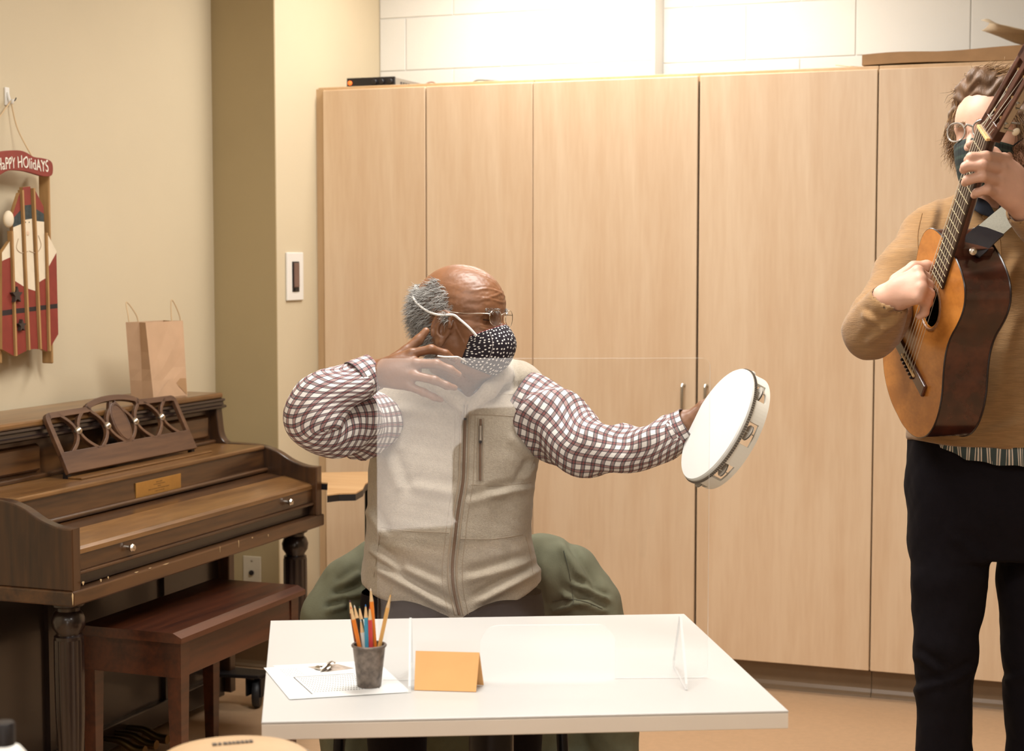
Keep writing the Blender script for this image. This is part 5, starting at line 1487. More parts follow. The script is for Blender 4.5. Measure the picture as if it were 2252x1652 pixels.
zp = [(1023, 904), (1022, 960), (1020, 1020), (1018, 1060), (1008, 1120), (1001, 1180), (995, 1240), (997, 1290), (1005, 1330), (1010, 1352)]
line(zp, .0034, m_zip, 'zipper', vest)
for s_ in (-9, 9): line([(x + s_, y) for x, y in zp], .0024, m_seam, 'zipper_welt', vest)
for s_ in (-22, 22): line([(x + s_, y + 6) for x, y in zp], .0008, m_seam, 'seam', vest, .0003)
line([(1057, 922), (1056, 990), (1056, 1057)], .0030, m_zip, 'pocket_zipper', vest)
for s_ in (-6, 6): line([(1057 + s_, 920), (1056 + s_, 990), (1056 + s_, 1058)], .0014, m_seam, 'pocket_welt', vest)
for seam in ([(1036, 912), (1100, 914), (1182, 920)], [(1036, 1066), (1100, 1068), (1168, 1062)], [(838, 1160), (832, 1200), (822, 1270)], [(1156, 1180), (1166, 1220), (1172, 1262)], [(1012, 1185), (1080, 1186), (1150, 1176)], [(838, 1160), (900, 1168), (988, 1172)],
             [(860, 880), (852, 930), (848, 975)], [(1168, 868), (1176, 920), (1178, 985), (1168, 1030)], [(1085, 862), (1120, 868), (1172, 858)]):
    line(seam, .0008, m_seam, 'seam', vest, .0003)
for (x, y0, y1) in ((1023, 890, 918), (1056, 938, 972)):
    p = drape(bvhV, [(x, y0), (x, (y0 + y1) / 2), (x, y1)], .004)
    if len(p) == 3:
        q = MB().tube([p[0], p[1], p[2]], [.0045, .0028, .0042], 8); pu = q.build('zipper_pull', m_pull, vest, smooth=True)
        MB().lathe([(.0034, 0), (.0034, .0018), (.0005, .002)], p[2] + Vector((RGT * 0 - FWD * .0035)), tuple(-FWD), 10).build('pull_rivet', m_black, pu, smooth=True)
# shirt collar inside the vest neck
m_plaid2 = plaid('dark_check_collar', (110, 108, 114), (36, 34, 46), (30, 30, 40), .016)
for pts_, nm in (([(1004, 850, 3.70, 3), (1012, 868, 3.69, 8), (1018, 888, 3.68, 9), (1024, 908, 3.675, 5)], 'l'), ([(1090, 842, 3.72, 6), (1072, 855, 3.70, 13), (1052, 872, 3.685, 14), (1034, 896, 3.675, 8)], 'r')):
    loft_tube('shirt_collar', [(a, b_, c, r, max(3, r * .35)) for a, b_, c, r in pts_], m_plaid2, man, 6, 20, None, thick=0)

# trousers and shoes
T = Field(Q(770, 2010, 3.10) + np.array([-.06, 0, 0]), Q(1240, 1270, 4.02) + np.array([.05, 0, 0]), .008)
T.loft([rowpx(1275, 800, 1186, 3.80, .135), rowpx(1330, 792, 1196, 3.80, .150), rowpx(1420, 800, 1200, 3.80, .16)], 2.5, .02)
for s_ in (-1, 1):
    hip = Q(1000 + s_ * 95, 1385, 3.78); knee = Q(1000 + s_ * 130, 1480, 3.38); ank = Q(1000 + s_ * 120, 1935, 3.50)
    T.chain([hip, knee, ank], [.088, .066, .050], .03)
tr_ = field_obj(T, 'trousers', m_sweat, man, smooth=2); del T
for s_ in (-1, 1):
    S_ = Field(Q(1000 + s_ * 120, 2060, 3.30) - [.09, .03, 0.05], Q(1000 + s_ * 120, 1880, 3.66) + [.09, 0, 0], .006)
    c = c2w(Q(1000 + s_ * 120, 1935, 3.50))
    base = np.array([c[0], c[1], 0.03]); toe = base - np.array([FWD[0], FWD[1], 0]) * .17
    tocam = lambda p: np.array([(p - CAM) @ RGT, (p - CAM) @ UPV, (p - CAM) @ FWD])
    S_.chain([tocam(base + np.array([0, 0, .012])), tocam(toe + np.array([0, 0, .006]))], [.042, .036], .02); S_.cone(tocam(base + np.array([0, 0, .01])), tocam(base + np.array([0, 0, .10])), .042, .05, .03)
    S_.apply(lambda X, Y, Z: (CAM[2] + Y * UPV[2] + Z * FWD[2]) - .002 + 0 * X, S_.lo, S_.lo + S_.n * S_.h, 0, 's', pad=0)
    field_obj(S_, 'shoe', m_black, man, smooth=1)

# ------------------------------------------------------------------ his chair and the jacket over its back
m_green = mat('olive_green_cotton', (104, 104, 82), .88, var=.07, scale=40, bump=.1, bscale=260)
chc = c2w(Q(1000, 1420, 3.82))
cr_, cf_ = np.array([RGT[0], RGT[1], 0]), np.array([FWD[0], FWD[1], 0]) / np.linalg.norm(FWD[:2])
CH = basis((chc[0], chc[1], 0), cr_, cf_, (0, 0, 1))
chair = thing('chair', (chc[0], chc[1], 0), 'black metal-framed chair under the seated man, mostly hidden by the green jacket', 'chair')
MB(CH).box(-.23, .23, -.26, .20, .455, .505, bev=.02).build('seat', m_black, chair)
MB(CH).box(-.21, .21, .205, .235, .60, .735, bev=.012).build('backrest', m_black, chair)
for sx in (-1, 1):
    MB(CH).tube([(sx * .235, -.24, .475), (sx * .245, -.27, .25), (sx * .25, -.29, .0)], .0125, 10).build('front_leg', m_dark, chair, smooth=True)
    MB(CH).tube([(sx * .225, .215, .73), (sx * .235, .215, .47), (sx * .245, .24, .0)], .0125, 10).build('rear_leg', m_dark, chair, smooth=True)
    MB(CH).tube([(sx * .240, -.255, .40), (sx * .237, .215, .445)], .010, 8).build('side_rail', m_dark, chair, smooth=True)
J_ = Field(Q(655, 1760, 3.72) + np.array([-.03, 0, 0]), Q(1440, 1150, 4.30) + np.array([.03, 0, 0]), .0065)
def jr(y, xl, xr, zc, hz): return rowpx(y, xl, xr, zc, hz)
J_.loft([jr(1192, 860, 1180, 4.06, .045), jr(1215, 810, 1225, 4.06, .060), jr(1260, 770, 1270, 4.06, .070), jr(1350, 750, 1290, 4.06, .074), jr(1560, 760, 1290, 4.06, .070), jr(1700, 770, 1290, 4.06, .060)], 3.0, .03)
J_.chain([Q(820, 1235, 4.03), Q(765, 1290, 3.99), Q(722, 1355, 3.97), Q(716, 1440, 3.98), Q(742, 1560, 4.0), Q(752, 1690, 4.02)], [.050, .056, .058, .056, .048, .044], .04)
J_.chain([Q(1195, 1222, 4.04), Q(1255, 1262, 4.01), Q(1305, 1330, 3.99), Q(1330, 1420, 3.98), Q(1350, 1560, 4.0), Q(1358, 1720, 4.02)], [.052, .060, .058, .058, .056, .058], .04)
J_.loft([jr(1720, 1040, 1300, 4.05, .04), jr(1650, 1040, 1300, 4.05, .05)], 3.0, .02)
fj = [(a_, b_, c_, d_, e_, g_ * 1.7) for a_, b_, c_, d_, e_, g_ in [(1235, 1200, 1300, 1300, 10, .008), (1262, 1285, 1335, 1320, 7, .009), (1240, 1308, 1330, 1345, 8, .009), (1215, 1340, 1300, 1322, 7, .008), (735, 1318, 800, 1300, 8, .010), (720, 1345, 760, 1330, 7, .009), (748, 1290, 790, 1262, 9, .006), (1195, 1230, 1215, 1340, 14, .004)]]
jk = field_obj(J_, 'body_of_jacket', m_green, None, smooth=2, disp=folds(fj, (.004, .16, 9)), bvh=True)
jo, bvhJ = jk
jo.name = 'green_jacket'
tag(jo, 'olive green jacket hung over the back of the chair', 'jacket'); WLOC[jo.name] = Vector(jo.location)
m_gseam = mat('jacket_seam', (62, 66, 54), .9)
for px in ([(1240, 1212), (1252, 1262), (1262, 1330)], [(1215, 1322), (1250, 1318), (1290, 1325), (1325, 1340)]):
    p = drape(bvhJ, [tuple(q) for q in spline([np.array(q, float) for q in px], 5)], .0005)
    if len(p) > 2: MB().tube(p, .0011, 6).build('seam', m_gseam, jo, smooth=True)

# ------------------------------------------------------------------ tambourine
tc_ = Q(1573, 932, 3.435)
nT = np.array([-.87, .45, -.25]); nT /= np.linalg.norm(nT)
aT = np.array([.46, .89, 0.0]); aT -= nT * (aT @ nT); aT /= np.linalg.norm(aT); bT = np.cross(nT, aT)
TM = basis(c2w(tc_), c2w(aT) - CAM, c2w(bT) - CAM, c2w(nT) - CAM)
RT, HT = .126, .046
tam = thing('tambourine', c2w(tc_), 'white tambourine with metal jingles in the seated man\'s raised hand', 'tambourine')
m_tw = mat('white_tambourine_frame', (226, 220, 206), .4, var=.02); m_th = mat('white_drum_head', (222, 221, 216), .5, var=.01)
m_jing = mat('jingle_steel', (205, 198, 186), .45, .3, var=.1, scale=60)
MB(TM).lathe([(.0005, .0005), (RT * .8, .0005), (RT - .002, 0.0), (RT + .0005, -.003), (RT + .0005, -.007)], n=64, caps=False).build('drum_head', m_th, tam, smooth=True)
q = MB(TM); nS = 8; span = .48
V = []; 
# frame: rings with slots left open around the jingles
N = 96; zs = [-.0065, -.0150, -.0365, -HT]; slot = lambda i: ((i / N * nS + .35) % 1) < span
Vv = []; Fv = []
for z in zs:
    for rr in (RT, RT - .006):
        for i in range(N):
            a = 2 * PI * i / N; Vv.append((rr * math.cos(a), rr * math.sin(a), z))
id_ = lambda zi, ri, i: zi * 2 * N + ri * N + i % N
for i in range(N):
    for zi in range(3):
        if zi == 1 and slot(i): continue
        Fv.append((id_(zi, 0, i), id_(zi, 0, i + 1), id_(zi + 1, 0, i + 1), id_(zi + 1, 0, i)))
        Fv.append((id_(zi, 1, i + 1), id_(zi, 1, i), id_(zi + 1, 1, i), id_(zi + 1, 1, i + 1)))
    Fv.append((id_(3, 0, i), id_(3, 0, i + 1), id_(3, 1, i + 1), id_(3, 1, i)))
    Fv.append((id_(0, 0, i + 1), id_(0, 0, i), id_(0, 1, i), id_(0, 1, i + 1)))
    if slot(i):
        for zi in (1, 2): Fv.append((id_(zi, 0, i), id_(zi, 0, i + 1), id_(zi, 1, i + 1), id_(zi, 1, i)))
    if slot(i) != slot(i + 1): Fv.append((id_(1, 0, i + 1), id_(2, 0, i + 1), id_(2, 1, i + 1), id_(1, 1, i + 1)))
q.add(Vv, Fv); q.build('frame', m_tw, tam)
MB(TM).lathe([(RT + .0006, -.0068), (RT + .0016, -.0072), (RT + .0016, -.0135), (RT + .0006, -.014)], n=64, caps=False).build('trim_band', mat('trim_band_grey', (150, 142, 128), .6), tam)
bead = MB(TM)
for i in range(150):
    a = 2 * PI * i / 150
    u0 = np.array([(RT + .0022) * math.cos(a), (RT + .0022) * math.sin(a)])
    bead.tube([(u0[0], u0[1], -.0075), (u0[0], u0[1], -.0132)], .0014, 5)
o = bead.build('stitched_trim', mat('dark_trim_stitch', (92, 84, 76), .6), tam, smooth=True); o['kind'] = 'stuff'
for s_ in range(nS):
    ic = ((s_ + span / 2 - .35) % nS) / nS * 2 * PI
    for dz in (-.0015, .0015):
        c0 = np.array([(RT - .001) * math.cos(ic), (RT - .001) * math.sin(ic), -.025])
        # jingle discs lie in the slot, axis across the frame height
        MB(TM).lathe([(.0005, dz - .0012), (.006, dz - .0016 * np.sign(dz)), (.0165, dz), (.0165, dz + .0006), (.006, dz + .001 * np.sign(dz)), (.0005, dz + .0012)], c0 * np.array([.93, .93, 1]), (0, 0, 1) if s_ % 2 else (.12, .05, 1), 24).build('jingle', m_jing, tam, smooth=True)
    MB(TM).tube([((RT - .003) * math.cos(ic), (RT - .003) * math.sin(ic), -.0145), ((RT - .003) * math.cos(ic), (RT - .003) * math.sin(ic), -.0355)], .0012, 6).build('jingle_pin', m_steel, tam, smooth=True)
# ================================================================== the guitarist
gm = thing('person', c2w(Q(2190, 2030, 3.72)) * np.array([1, 1, 0]), 'standing man in a tan sweater and dark green mask, playing a guitar', 'person')
HG = Head(Q(2196, 268, 3.62), head_frame(math.radians(-48), math.radians(4)), 1.0)
G = Field(Q(1880, 1010, 3.16) + np.array([0, 0, 0]), Q(2470, 140, 3.95) + np.array([.02, 0, 0]), .0029)
HG.sculpt(G, slim=.97)
G.cone(HG(-.02, 0, -.08), Q(2200, 470, 3.72), .054, .058, .03)
G.loft([(Q(0, y, 3.72)[1], Q(2195, y, 3.72)[0], 3.72, hx, hz) for y, hx, hz in ((990, .14, .09), (700, .15, .10), (520, .15, .09), (470, .07, .06))], k=.03)
WG = Q(1952, 660, 3.435)
G.chain([Q(2060, 520, 3.70), Q(1925, 720, 3.53), WG], [.045, .038, .027], .02)
kn = [Q(2018, 596, 3.40), Q(2024, 614, 3.385), Q(2026, 634, 3.375), Q(2018, 655, 3.375)]
for q in kn: G.cone(WG, q, .026, .0125, .016)
G.ell(Q(1985, 634, 3.415), (.030, .026, .020), None, .015)
for i, q in enumerate(kn):
    tip = [np.array([.022, -.012 + .001 * i, .020]), np.array([.022, -.028, .034]), np.array([.014, -.036, .042])]
    G.chain([q, q + tip[0], q + tip[1], q + tip[2]], [.011, .0102, .0092, .0075], .005)
G.chain([Q(1972, 618, 3.44), Q(2010, 588, 3.445), Q(2038, 585, 3.45), Q(2056, 590, 3.452)], [.016, .0125, .0115, .009], .006)
# fretting hand
WF = Q(2264, 458, 3.275)
G.chain([Q(2340, 520, 3.70), Q(2400, 640, 3.50), WF], [.045, .038, .029], .02)
kf = [Q(2208, 350, 3.235), Q(2202, 374, 3.222), Q(2197, 401, 3.218), Q(2192, 426, 3.225)]
for q in kf: G.cone(WF, q, .027, .0125, .016)
G.ell(Q(2226, 405, 3.25), (.030, .040, .020), None, .02)
ff = [[kf[0], Q(2168, 344, 3.190), Q(2136, 346, 3.190), Q(2128, 352, 3.215)], [kf[1], Q(2160, 364, 3.182), Q(2124, 367, 3.188), Q(2119, 374, 3.215)],
      [kf[2], Q(2160, 388, 3.184), Q(2128, 396, 3.192), Q(2122, 402, 3.220)], [kf[3], Q(2170, 417, 3.198), Q(2148, 424, 3.208), Q(2142, 430, 3.232)]]
for ch, r0 in zip(ff, (.0112, .0112, .0108, .0096)): G.chain(ch, [r0, r0 * .93, r0 * .86, r0 * .72], .0045)
G.chain([Q(2215, 375, 3.265), Q(2185, 338, 3.285), Q(2152, 322, 3.28), Q(2134, 318, 3.265)], [.017, .0125, .0115, .009], .006)
bodyG, bvhG = field_obj(G, 'body', m_skinB, gm, smooth=1, bvh=True); del G
v = np.empty(len(bodyG.data.vertices) * 3, np.float32); bodyG.data.vertices.foreach_get('co', v); v = v.reshape(-1, 3) + np.array(WLOC[bodyG.name])
vc = np.stack([(v - CAM) @ RGT, (v - CAM) @ UPV, (v - CAM) @ FWD], 1); L_ = HG.loc(vc); f_, r_, u_ = L_.T
nw = np.array([n.vector[:] for n in bodyG.data.vertex_normals])
# hair: a wavy cap plus locks
m_hairB = hair_mat('brown_hair', [(84, 60, 40), (126, 94, 64), (164, 128, 88), (108, 78, 52), (192, 156, 112)], .42)
m_hcap = mat('brown_hair_base', (98, 72, 50), .55, var=.35, scale=60, stretch=(1, 1, .3), bump=.4, bscale=160)
K = Field(HG.c - .17, HG.c + .17, .0038)
K.ell(HG(-.012, 0, .016), (.112, .089, .096), HG.B, .01)
for g in (-1, 1):
    K.chain([HG(.030, g * .074, .040), HG(.022, g * .088, .000), HG(.006, g * .092, -.030), HG(-.012, g * .092, -.058)], [.020, .020, .018, .010], .02)
K.chain([HG(.062, .045, .066), HG(.066, 0, .088), HG(.052, -.05, .070)], [.020, .022, .020], .02)
K.ell(HG(.105, 0, -.045), (.072, .105, .098), HG.B, .012, 's')
K.ell(HG(.02, 0, -.16), (.15, .12, .09), HG.B, .02, 's')
capo, bvhK = field_obj(K, 'hair_base', m_hcap, gm, smooth=1, disp=lambda p: .0024 * np.sin(HG.loc(p) @ np.array([150, 40, 210]) + 2 * np.sin(HG.loc(p) @ np.array([40, 120, 30]))), bvh=True); del K
hv = np.array([x.co[:] for x in capo.data.vertices]) + np.array(WLOC[capo.name]); hn = np.array([n.vector[:] for n in capo.data.vertex_normals])
hc = np.stack([(hv - CAM) @ RGT, (hv - CAM) @ UPV, (hv - CAM) @ FWD], 1); hl = HG.loc(hc)
outer = np.nonzero((hn * (hv - c2w(HG.c))).sum(1) > .02)[0]
rs = np.random.RandomState(8); idx = rs.choice(outer, min(6500, len(outer)), replace=False)
wF, wU, wR = (c2w(HG.F) - CAM), (c2w(HG.U) - CAM), (c2w(HG.R) - CAM)
sgn = np.sign(hl[idx, 1])[:, None]
dirs = hn[idx] * .25 - wF * (.55 + .3 * (hl[idx, 2:3] > .05)) - wU * (1.0 * (hl[idx, 2:3] < .05) + .15) + wR * sgn * .25 + rs.normal(size=(len(idx), 3)) * .16
dirs /= np.linalg.norm(dirs, axis=1)[:, None]
strands('hair', hv[idx] - hn[idx] * .002, dirs, rs.uniform(.034, .058, len(idx)), .0010, m_hairB, gm, 6, .15, .1, 9, (.004, 8.0))['kind'] = 'stuff'
# loose curls at the far temple
rts = []; dd_ = []
for i in range(60):
    p = HG(rs.uniform(.0, .04), rs.uniform(.082, .092), rs.uniform(-.045, .01)); rts.append(c2w(p)); d = -wU * .8 + wR * rs.uniform(.2, .8) + wF * rs.uniform(-.2, .4); dd_.append(d / np.linalg.norm(d))
strands('loose_curls', rts, dd_, rs.uniform(.025, .05, 60), .0011, m_hairB, gm, 7, .5, .1, 10, (.006, 9.0))['kind'] = 'stuff'
# beard on the near jaw
bi = np.nonzero((np.abs(r_) > .035) & (f_ > -.004) & (f_ < .06) & (u_ < -.055) & (u_ > -.14) & (np.abs(L_).max(1) < .15))[0]
bi = rs.choice(bi, min(900, len(bi)), replace=False)
d = nw[bi] * .4 - wU * .7 + wF * .2 + rs.normal(size=(len(bi), 3)) * .25; d /= np.linalg.norm(d, axis=1)[:, None]
strands('beard', v[bi], d, rs.uniform(.006, .012, len(bi)), .0009, hair_mat('brown_beard', [(84, 54, 34), (128, 88, 56), (104, 70, 44)]), gm, 3, .2, 0, 11)['kind'] = 'stuff'
bi = np.nonzero((np.abs(np.abs(r_) - .03) < .018) & (np.abs(u_ + .005) < .005) & (f_ > .07))[0]; bi = rs.choice(bi, min(260, len(bi)), replace=False)
d = nw[bi] * .4 + wR * np.sign(r_[bi])[:, None] * .6 + rs.normal(size=(len(bi), 3)) * .2; d /= np.linalg.norm(d, axis=1)[:, None]
strands('eyebrows', v[bi], d, rs.uniform(.005, .009, len(bi)), .0007, m_hairB, gm, 3, .1, .1, 12)['kind'] = 'stuff'
# mask, glasses
m_maskg = plaid('dark_green_plaid_mask', (30, 40, 38), (18, 24, 26), (52, 66, 58), .020, .5, (14, 16, 18), (60, 74, 66))
mk2, MV2, na2, nb2 = mask_surface(HG, 'face_mask', m_maskg, gm, [(.116, -.038), (.122, -.050), (.124, -.075), (.122, -.100), (.116, -.128), (.098, -.150)], (.056, .066, -.058), (.040, .058, -.128))
mk2['label'] = 'dark green plaid cloth mask'
MB().tube(spline([c2w(HG(.056, -.066, -.060)), c2w(HG(.03, -.074, -.045)), c2w(HG(.0, -.082, -.030)), c2w(HG(-.018, -.084, -.034))], 5), .0016, 7).build('mask_strap', m_black, mk2, smooth=True)
m_clear = mat('clear_grey_frame', (150, 142, 132), .15, var=.2, scale=60, coat=.6)
glasses(HG, gm, (.116, .033, -.022), .0235, .0195, .0019, m_clear, m_clear, [(.088, .068, -.012), (.05, .078, -.014), (.01, .082, -.016), (-.01, .083, -.024)], pads=False)['label'] = 'round clear-framed eyeglasses'

# tan sweater
m_knit = mat('tan_knit', (148, 112, 70), .92, var=.16, scale=120, bump=.35, bscale=300, stretch=(.25, .25, 3.0), sheen=.25)
W_ = Field(Q(1860, 1010, 3.18), Q(2470, 420, 3.97) + np.array([.02, 0, 0]), .0048)
W_.loft([rowpx(*q) for q in ((1000, 1998, 2392, 3.73, .150), (960, 1999, 2392, 3.73, .150), (850, 2008, 2388, 3.73, .145), (700, 2016, 2388, 3.73, .140), (600, 2020, 2386, 3.73, .135), (540, 2026, 2380, 3.73, .122), (500, 2048, 2360, 3.73, .104), (470, 2080, 2330, 3.73, .086), (448, 2118, 2290, 3.73, .070), (436, 2140, 2262, 3.73, .060))], 2.4, .01)
W_.chain([Q(2130, 478, 3.72), Q(2056, 520, 3.71), Q(1990, 600, 3.64), Q(1932, 700, 3.56), Q(1916, 730, 3.505), Q(1934, 700, 3.465), Q(1950, 668, 3.435)], [.060, .066, .060, .056, .052, .047, .042], .03)
W_.chain([Q(2270, 478, 3.72), Q(2350, 520, 3.70), Q(2405, 645, 3.52), Q(2330, 545, 3.37), Q(2262, 462, 3.275)], [.060, .066, .056, .050, .043], .025)
W_.cone(Q(2200, 500, 3.72), Q(2196, 380, 3.70), .052, .066, .01, 's')
W_.cone(Q(2188, 520, 3.58), Q(2192, 430, 3.60), .006, .045, .008, 's')
W_.cone(Q(1950, 668, 3.435), Q(1972, 630, 3.41), .033, .044, .004, 's')                       # cuff openings
W_.cone(Q(2260, 459, 3.274), Q(2215, 410, 3.225), .034, .046, .004, 's')
def hem2(X, Y, Z):
    px = IW / 2 + FPX * X / 3.6; lim = IH / 2 - np.interp(px.ravel(), [1900, 1998, 2060, 2150, 2252, 2400], [966, 968, 976, 984, 990, 992]).reshape(px.shape)
    return (Y - lim / FPX * 3.62) * np.ones_like(Z)
W_.apply(hem2, Q(1800, 1030, 3.1), Q(2500, 900, 4.0), .006, 's', pad=0)
fw_ = [(1895, 690, 1945, 720, 8, .006), (1905, 755, 1975, 700, 9, .006), (2060, 450, 2010, 640, 10, .006), (2185, 900, 2230, 700, 14, .006), (2150, 940, 2200, 760, 14, .005), (2205, 640, 2240, 560, 12, .006), (2000, 620, 1950, 690, 10, .004), (2160, 960, 2240, 930, 12, .004), (2120, 520, 2180, 600, 12, .005)]
sw_, bvhS = field_obj(W_, 'sweater', m_knit, gm, smooth=2, disp=folds(fw_, (.003, .13, 21)), bvh=True); del W_
m_rib = mat('tan_knit_rib', (138, 102, 62), .92, var=.1, scale=200)
m_btn = mat('tan_button', (196, 160, 116), .4)
for x, y in ((2162, 452), (2166, 478), (2176, 510), (2181, 550)):
    p = drape(bvhS, [(x, y)], .002)
    if p: MB().lathe([(.0055, -.002), (.0055, .001), (.004, .002), (.0005, .0018)], p[0], tuple(-FWD), 14).build('button', m_btn, sw_, smooth=True)
for s_ in (0, 26):
    p = drape(bvhS, [tuple(q) for q in spline([np.array(q, float) for q in ((2166 + s_, 470), (2172 + s_, 520), (2176 + s_, 580))], 5)], .0004)
    if len(p) > 2: MB().tube(p, .0012, 6).build('placket_edge', m_rib, sw_, smooth=True)
p = drape(bvhS, [tuple(q) for q in spline([np.array(q, float) for q in ((2028, 470), (2018, 520), (2022, 580), (2030, 620))], 5)], .0004)
if len(p) > 2: MB().tube(p, .0011, 6).build('shoulder_seam', m_rib, sw_, smooth=True)
# shirt: collar and tail below the sweater
m_navy = mat('navy_shirt', (34, 40, 54), .8, var=.15, scale=60)
for pts_ in ([(2128, 440, 3.66, 5), (2146, 446, 3.63, 14), (2164, 458, 3.615, 15), (2184, 474, 3.61, 6)], [(2250, 432, 3.66, 6), (2230, 442, 3.63, 16), (2212, 456, 3.615, 14), (2196, 474, 3.61, 6)]):
    loft_tube('shirt_collar', [(a, b_, c, r, max(3, r * .4)) for a, b_, c, r in pts_], m_navy, gm, 6, 20, None, thick=0)
m_stripe = bpy.data.materials.new('teal_white_stripes'); m_stripe.use_nodes = True
t = m_stripe.node_tree; b = t.nodes['Principled BSDF']; uv = nd(t, 'ShaderNodeUVMap'); wv = nd(t, 'ShaderNodeTexWave', wave_type='BANDS', bands_direction='X'); wv.inputs['Scale'].default_value = 14; wv.inputs['Distortion'].default_value = .6
wv2 = nd(t, 'ShaderNodeTexWave', wave_type='BANDS', bands_direction='X'); wv2.inputs['Scale'].default_value = 52
ad = nd(t, 'ShaderNodeMath', operation='MULTIPLY'); rp = nd(t, 'ShaderNodeValToRGB'); rp.color_ramp.interpolation = 'CONSTANT'
rp.color_ramp.elements[0].color = lin((62, 76, 78)) + (1,); rp.color_ramp.elements[1].position = .30; rp.color_ramp.elements[1].color = lin((214, 204, 190)) + (1,)
t.links.new(uv.outputs[0], wv.inputs[0]); t.links.new(uv.outputs[0], wv2.inputs[0]); t.links.new(wv.outputs['Fac'], ad.inputs[0]); t.links.new(wv2.outputs['Fac'], ad.inputs[1]); t.links.new(ad.outputs[0], rp.inputs[0]); t.links.new(rp.outputs[0], b.inputs['Base Color']); b.inputs['Roughness'].default_value = .85
V = []; UV = []; F = []; nA = 60
cxs = Q(2195, 980, 3.73)
for i in range(nA + 1):
    a = math.radians(188 + 164 * i / nA)
    x = cxs[0] + .186 * math.cos(a); z = 3.73 + .142 * math.sin(a); px = IW / 2 + FPX * x / z
    yb = np.interp(px, [2000, 2040, 2065, 2120, 2180, 2252, 2400], [968, 972, 981, 1009, 1021, 1027, 1030]) + 1.5 * math.sin(i * .8)
    for y in (950, 975, yb):
        V.append((x + .003 * math.sin(i * .9) * (y > 980), -(y - IH / 2) / FPX * z, z)); UV.append((i / nA * .55, (y - 950) * .001))
for i in range(nA):
    for k in range(2): F.append((i * 3 + k, (i + 1) * 3 + k, (i + 1) * 3 + k + 1, i * 3 + k + 1))
o = mesh_obj('shirt_tail', c2w(np.array(V)), F, m_stripe, gm, True, None, UV); sm = o.modifiers.new('thick', 'SOLIDIFY'); sm.thickness = .0015
# trousers, shoes
m_navyt = mat('black_navy_trousers', (17, 13, 17), .9, spec=.15, var=.12, scale=30, bump=.1, bscale=300)
T = Field(Q(1985, 2030, 3.50) + np.array([-.02, 0, 0]), Q(2400, 950, 3.92) + np.array([.02, 0, 0]), .0065)
T.loft([rowpx(*q) for q in ((960, 2003, 2386, 3.74, .125), (1040, 1994, 2392, 3.74, .135), (1150, 1998, 2390, 3.74, .135), (1225, 2003, 2384, 3.74, .115))], 2.5, .02)
T.chain([Q(2092, 1160, 3.73), Q(2088, 1270, 3.72), Q(2081, 1420, 3.71), Q(2076, 1520, 3.72), Q(2077, 1660, 3.73), Q(2080, 1965, 3.74)], [.088, .083, .069, .062, .060, .055], .012)
T.chain([Q(2286, 1160, 3.75), Q(2280, 1290, 3.74), Q(2276, 1420, 3.73), Q(2278, 1520, 3.73), Q(2280, 1660, 3.74), Q(2282, 1965, 3.75)], [.088, .086, .073, .068, .066, .058], .012)
fl = [(2015, 1440, 2070, 1480, 9, .006), (2090, 1500, 2140, 1470, 9, .006), (2010, 1520, 2080, 1500, 9, .005), (2100, 1180, 2170, 1240, 12, .005), (2210, 1500, 2270, 1480, 10, .005)]
field_obj(T, 'trousers', m_navyt, gm, smooth=2, disp=folds(fl, (.003, .11, 33))); del T
for px, dd_ in ((2080, 3.74), (2282, 3.75)):
    c = c2w(Q(px, 1965, dd_)); base = np.array([c[0], c[1], .034]); toe = base - np.array([FWD[0] * .75 + RGT[0] * .5, FWD[1] * .75 + RGT[1] * .5, 0]) * .18
    ca, cb_ = tocam(base), tocam(toe)
    S_ = Field(np.minimum(ca, cb_) - .09, np.maximum(ca, cb_) + .14, .006)
    S_.chain([ca + np.array([0, .006, 0]), cb_], [.044, .036], .02); S_.cone(ca, tocam(base + np.array([0, 0, .10])), .042, .05, .03)
    S_.apply(lambda X, Y, Z: (CAM[2] + Y * UPV[2] + Z * FWD[2]) - .002 + 0 * X, S_.lo, S_.lo + S_.n * S_.h, 0, 's', pad=0)
    field_obj(S_, 'shoe', m_black, gm, smooth=1)

# ================================================================== guitar
sad = Q(2006, 803, 3.56); nut = Q(2168, 294, 3.20)
tG = nut - sad; LG = float(np.linalg.norm(tG)); tG /= LG
wG = np.array([.15, -.63, -.76]); wG -= tG * (wG @ tG); wG /= np.linalg.norm(wG)
nG = np.array([tG[1] * wG[2] - tG[2] * wG[1], tG[2] * wG[0] - tG[0] * wG[2], tG[0] * wG[1] - tG[1] * wG[0]])
if nG[0] > 0: nG = -nG
cv = lambda a: c2w(a) - CAM
GM = basis(c2w(sad), cv(wG), cv(tG), cv(nG))
guitar = thing('guitar', c2w(sad), 'small acoustic guitar with an orange-tan top and dark sides, held upright', 'guitar')
m_spr = wood('spruce_top_amber', (168, 102, 40), (196, 126, 56), 1, .3, 14.0, 10.0, coat=.3)
m_rose = wood('rosewood_sides', (46, 24, 18), (84, 42, 28), 1, .22, 8.0, 8.0, coat=.6)
m_fb = wood('rosewood_fretboard', (40, 28, 22), (62, 44, 34), 1, .4, 20.0, 8.0)
m_mah = wood('mahogany_neck', (58, 30, 22), (84, 46, 32), 1, .3, 12.0, 8.0, coat=.4)
m_bone = mat('bone', (232, 190, 130), .4); m_str = mat('nylon_string', (210, 200, 180), .3); m_fret = mat('fret_metal', (206, 190, 150), .3, .8)
prof = [(-.135, .0), (-.1345, .03), (-.130, .055), (-.120, .085), (-.102, .115), (-.072, .142), (-.035, .156), (.005, .157), (.045, .146), (.080, .127), (.112, .113), (.140, .108), (.168, .110), (.200, .118), (.230, .122), (.258, .117), (.280, .100), (.293, .075), (.300, .045), (.302, .02), (.302, 0)]
right = spline([np.array([e, s]) for s, e in prof], 3)
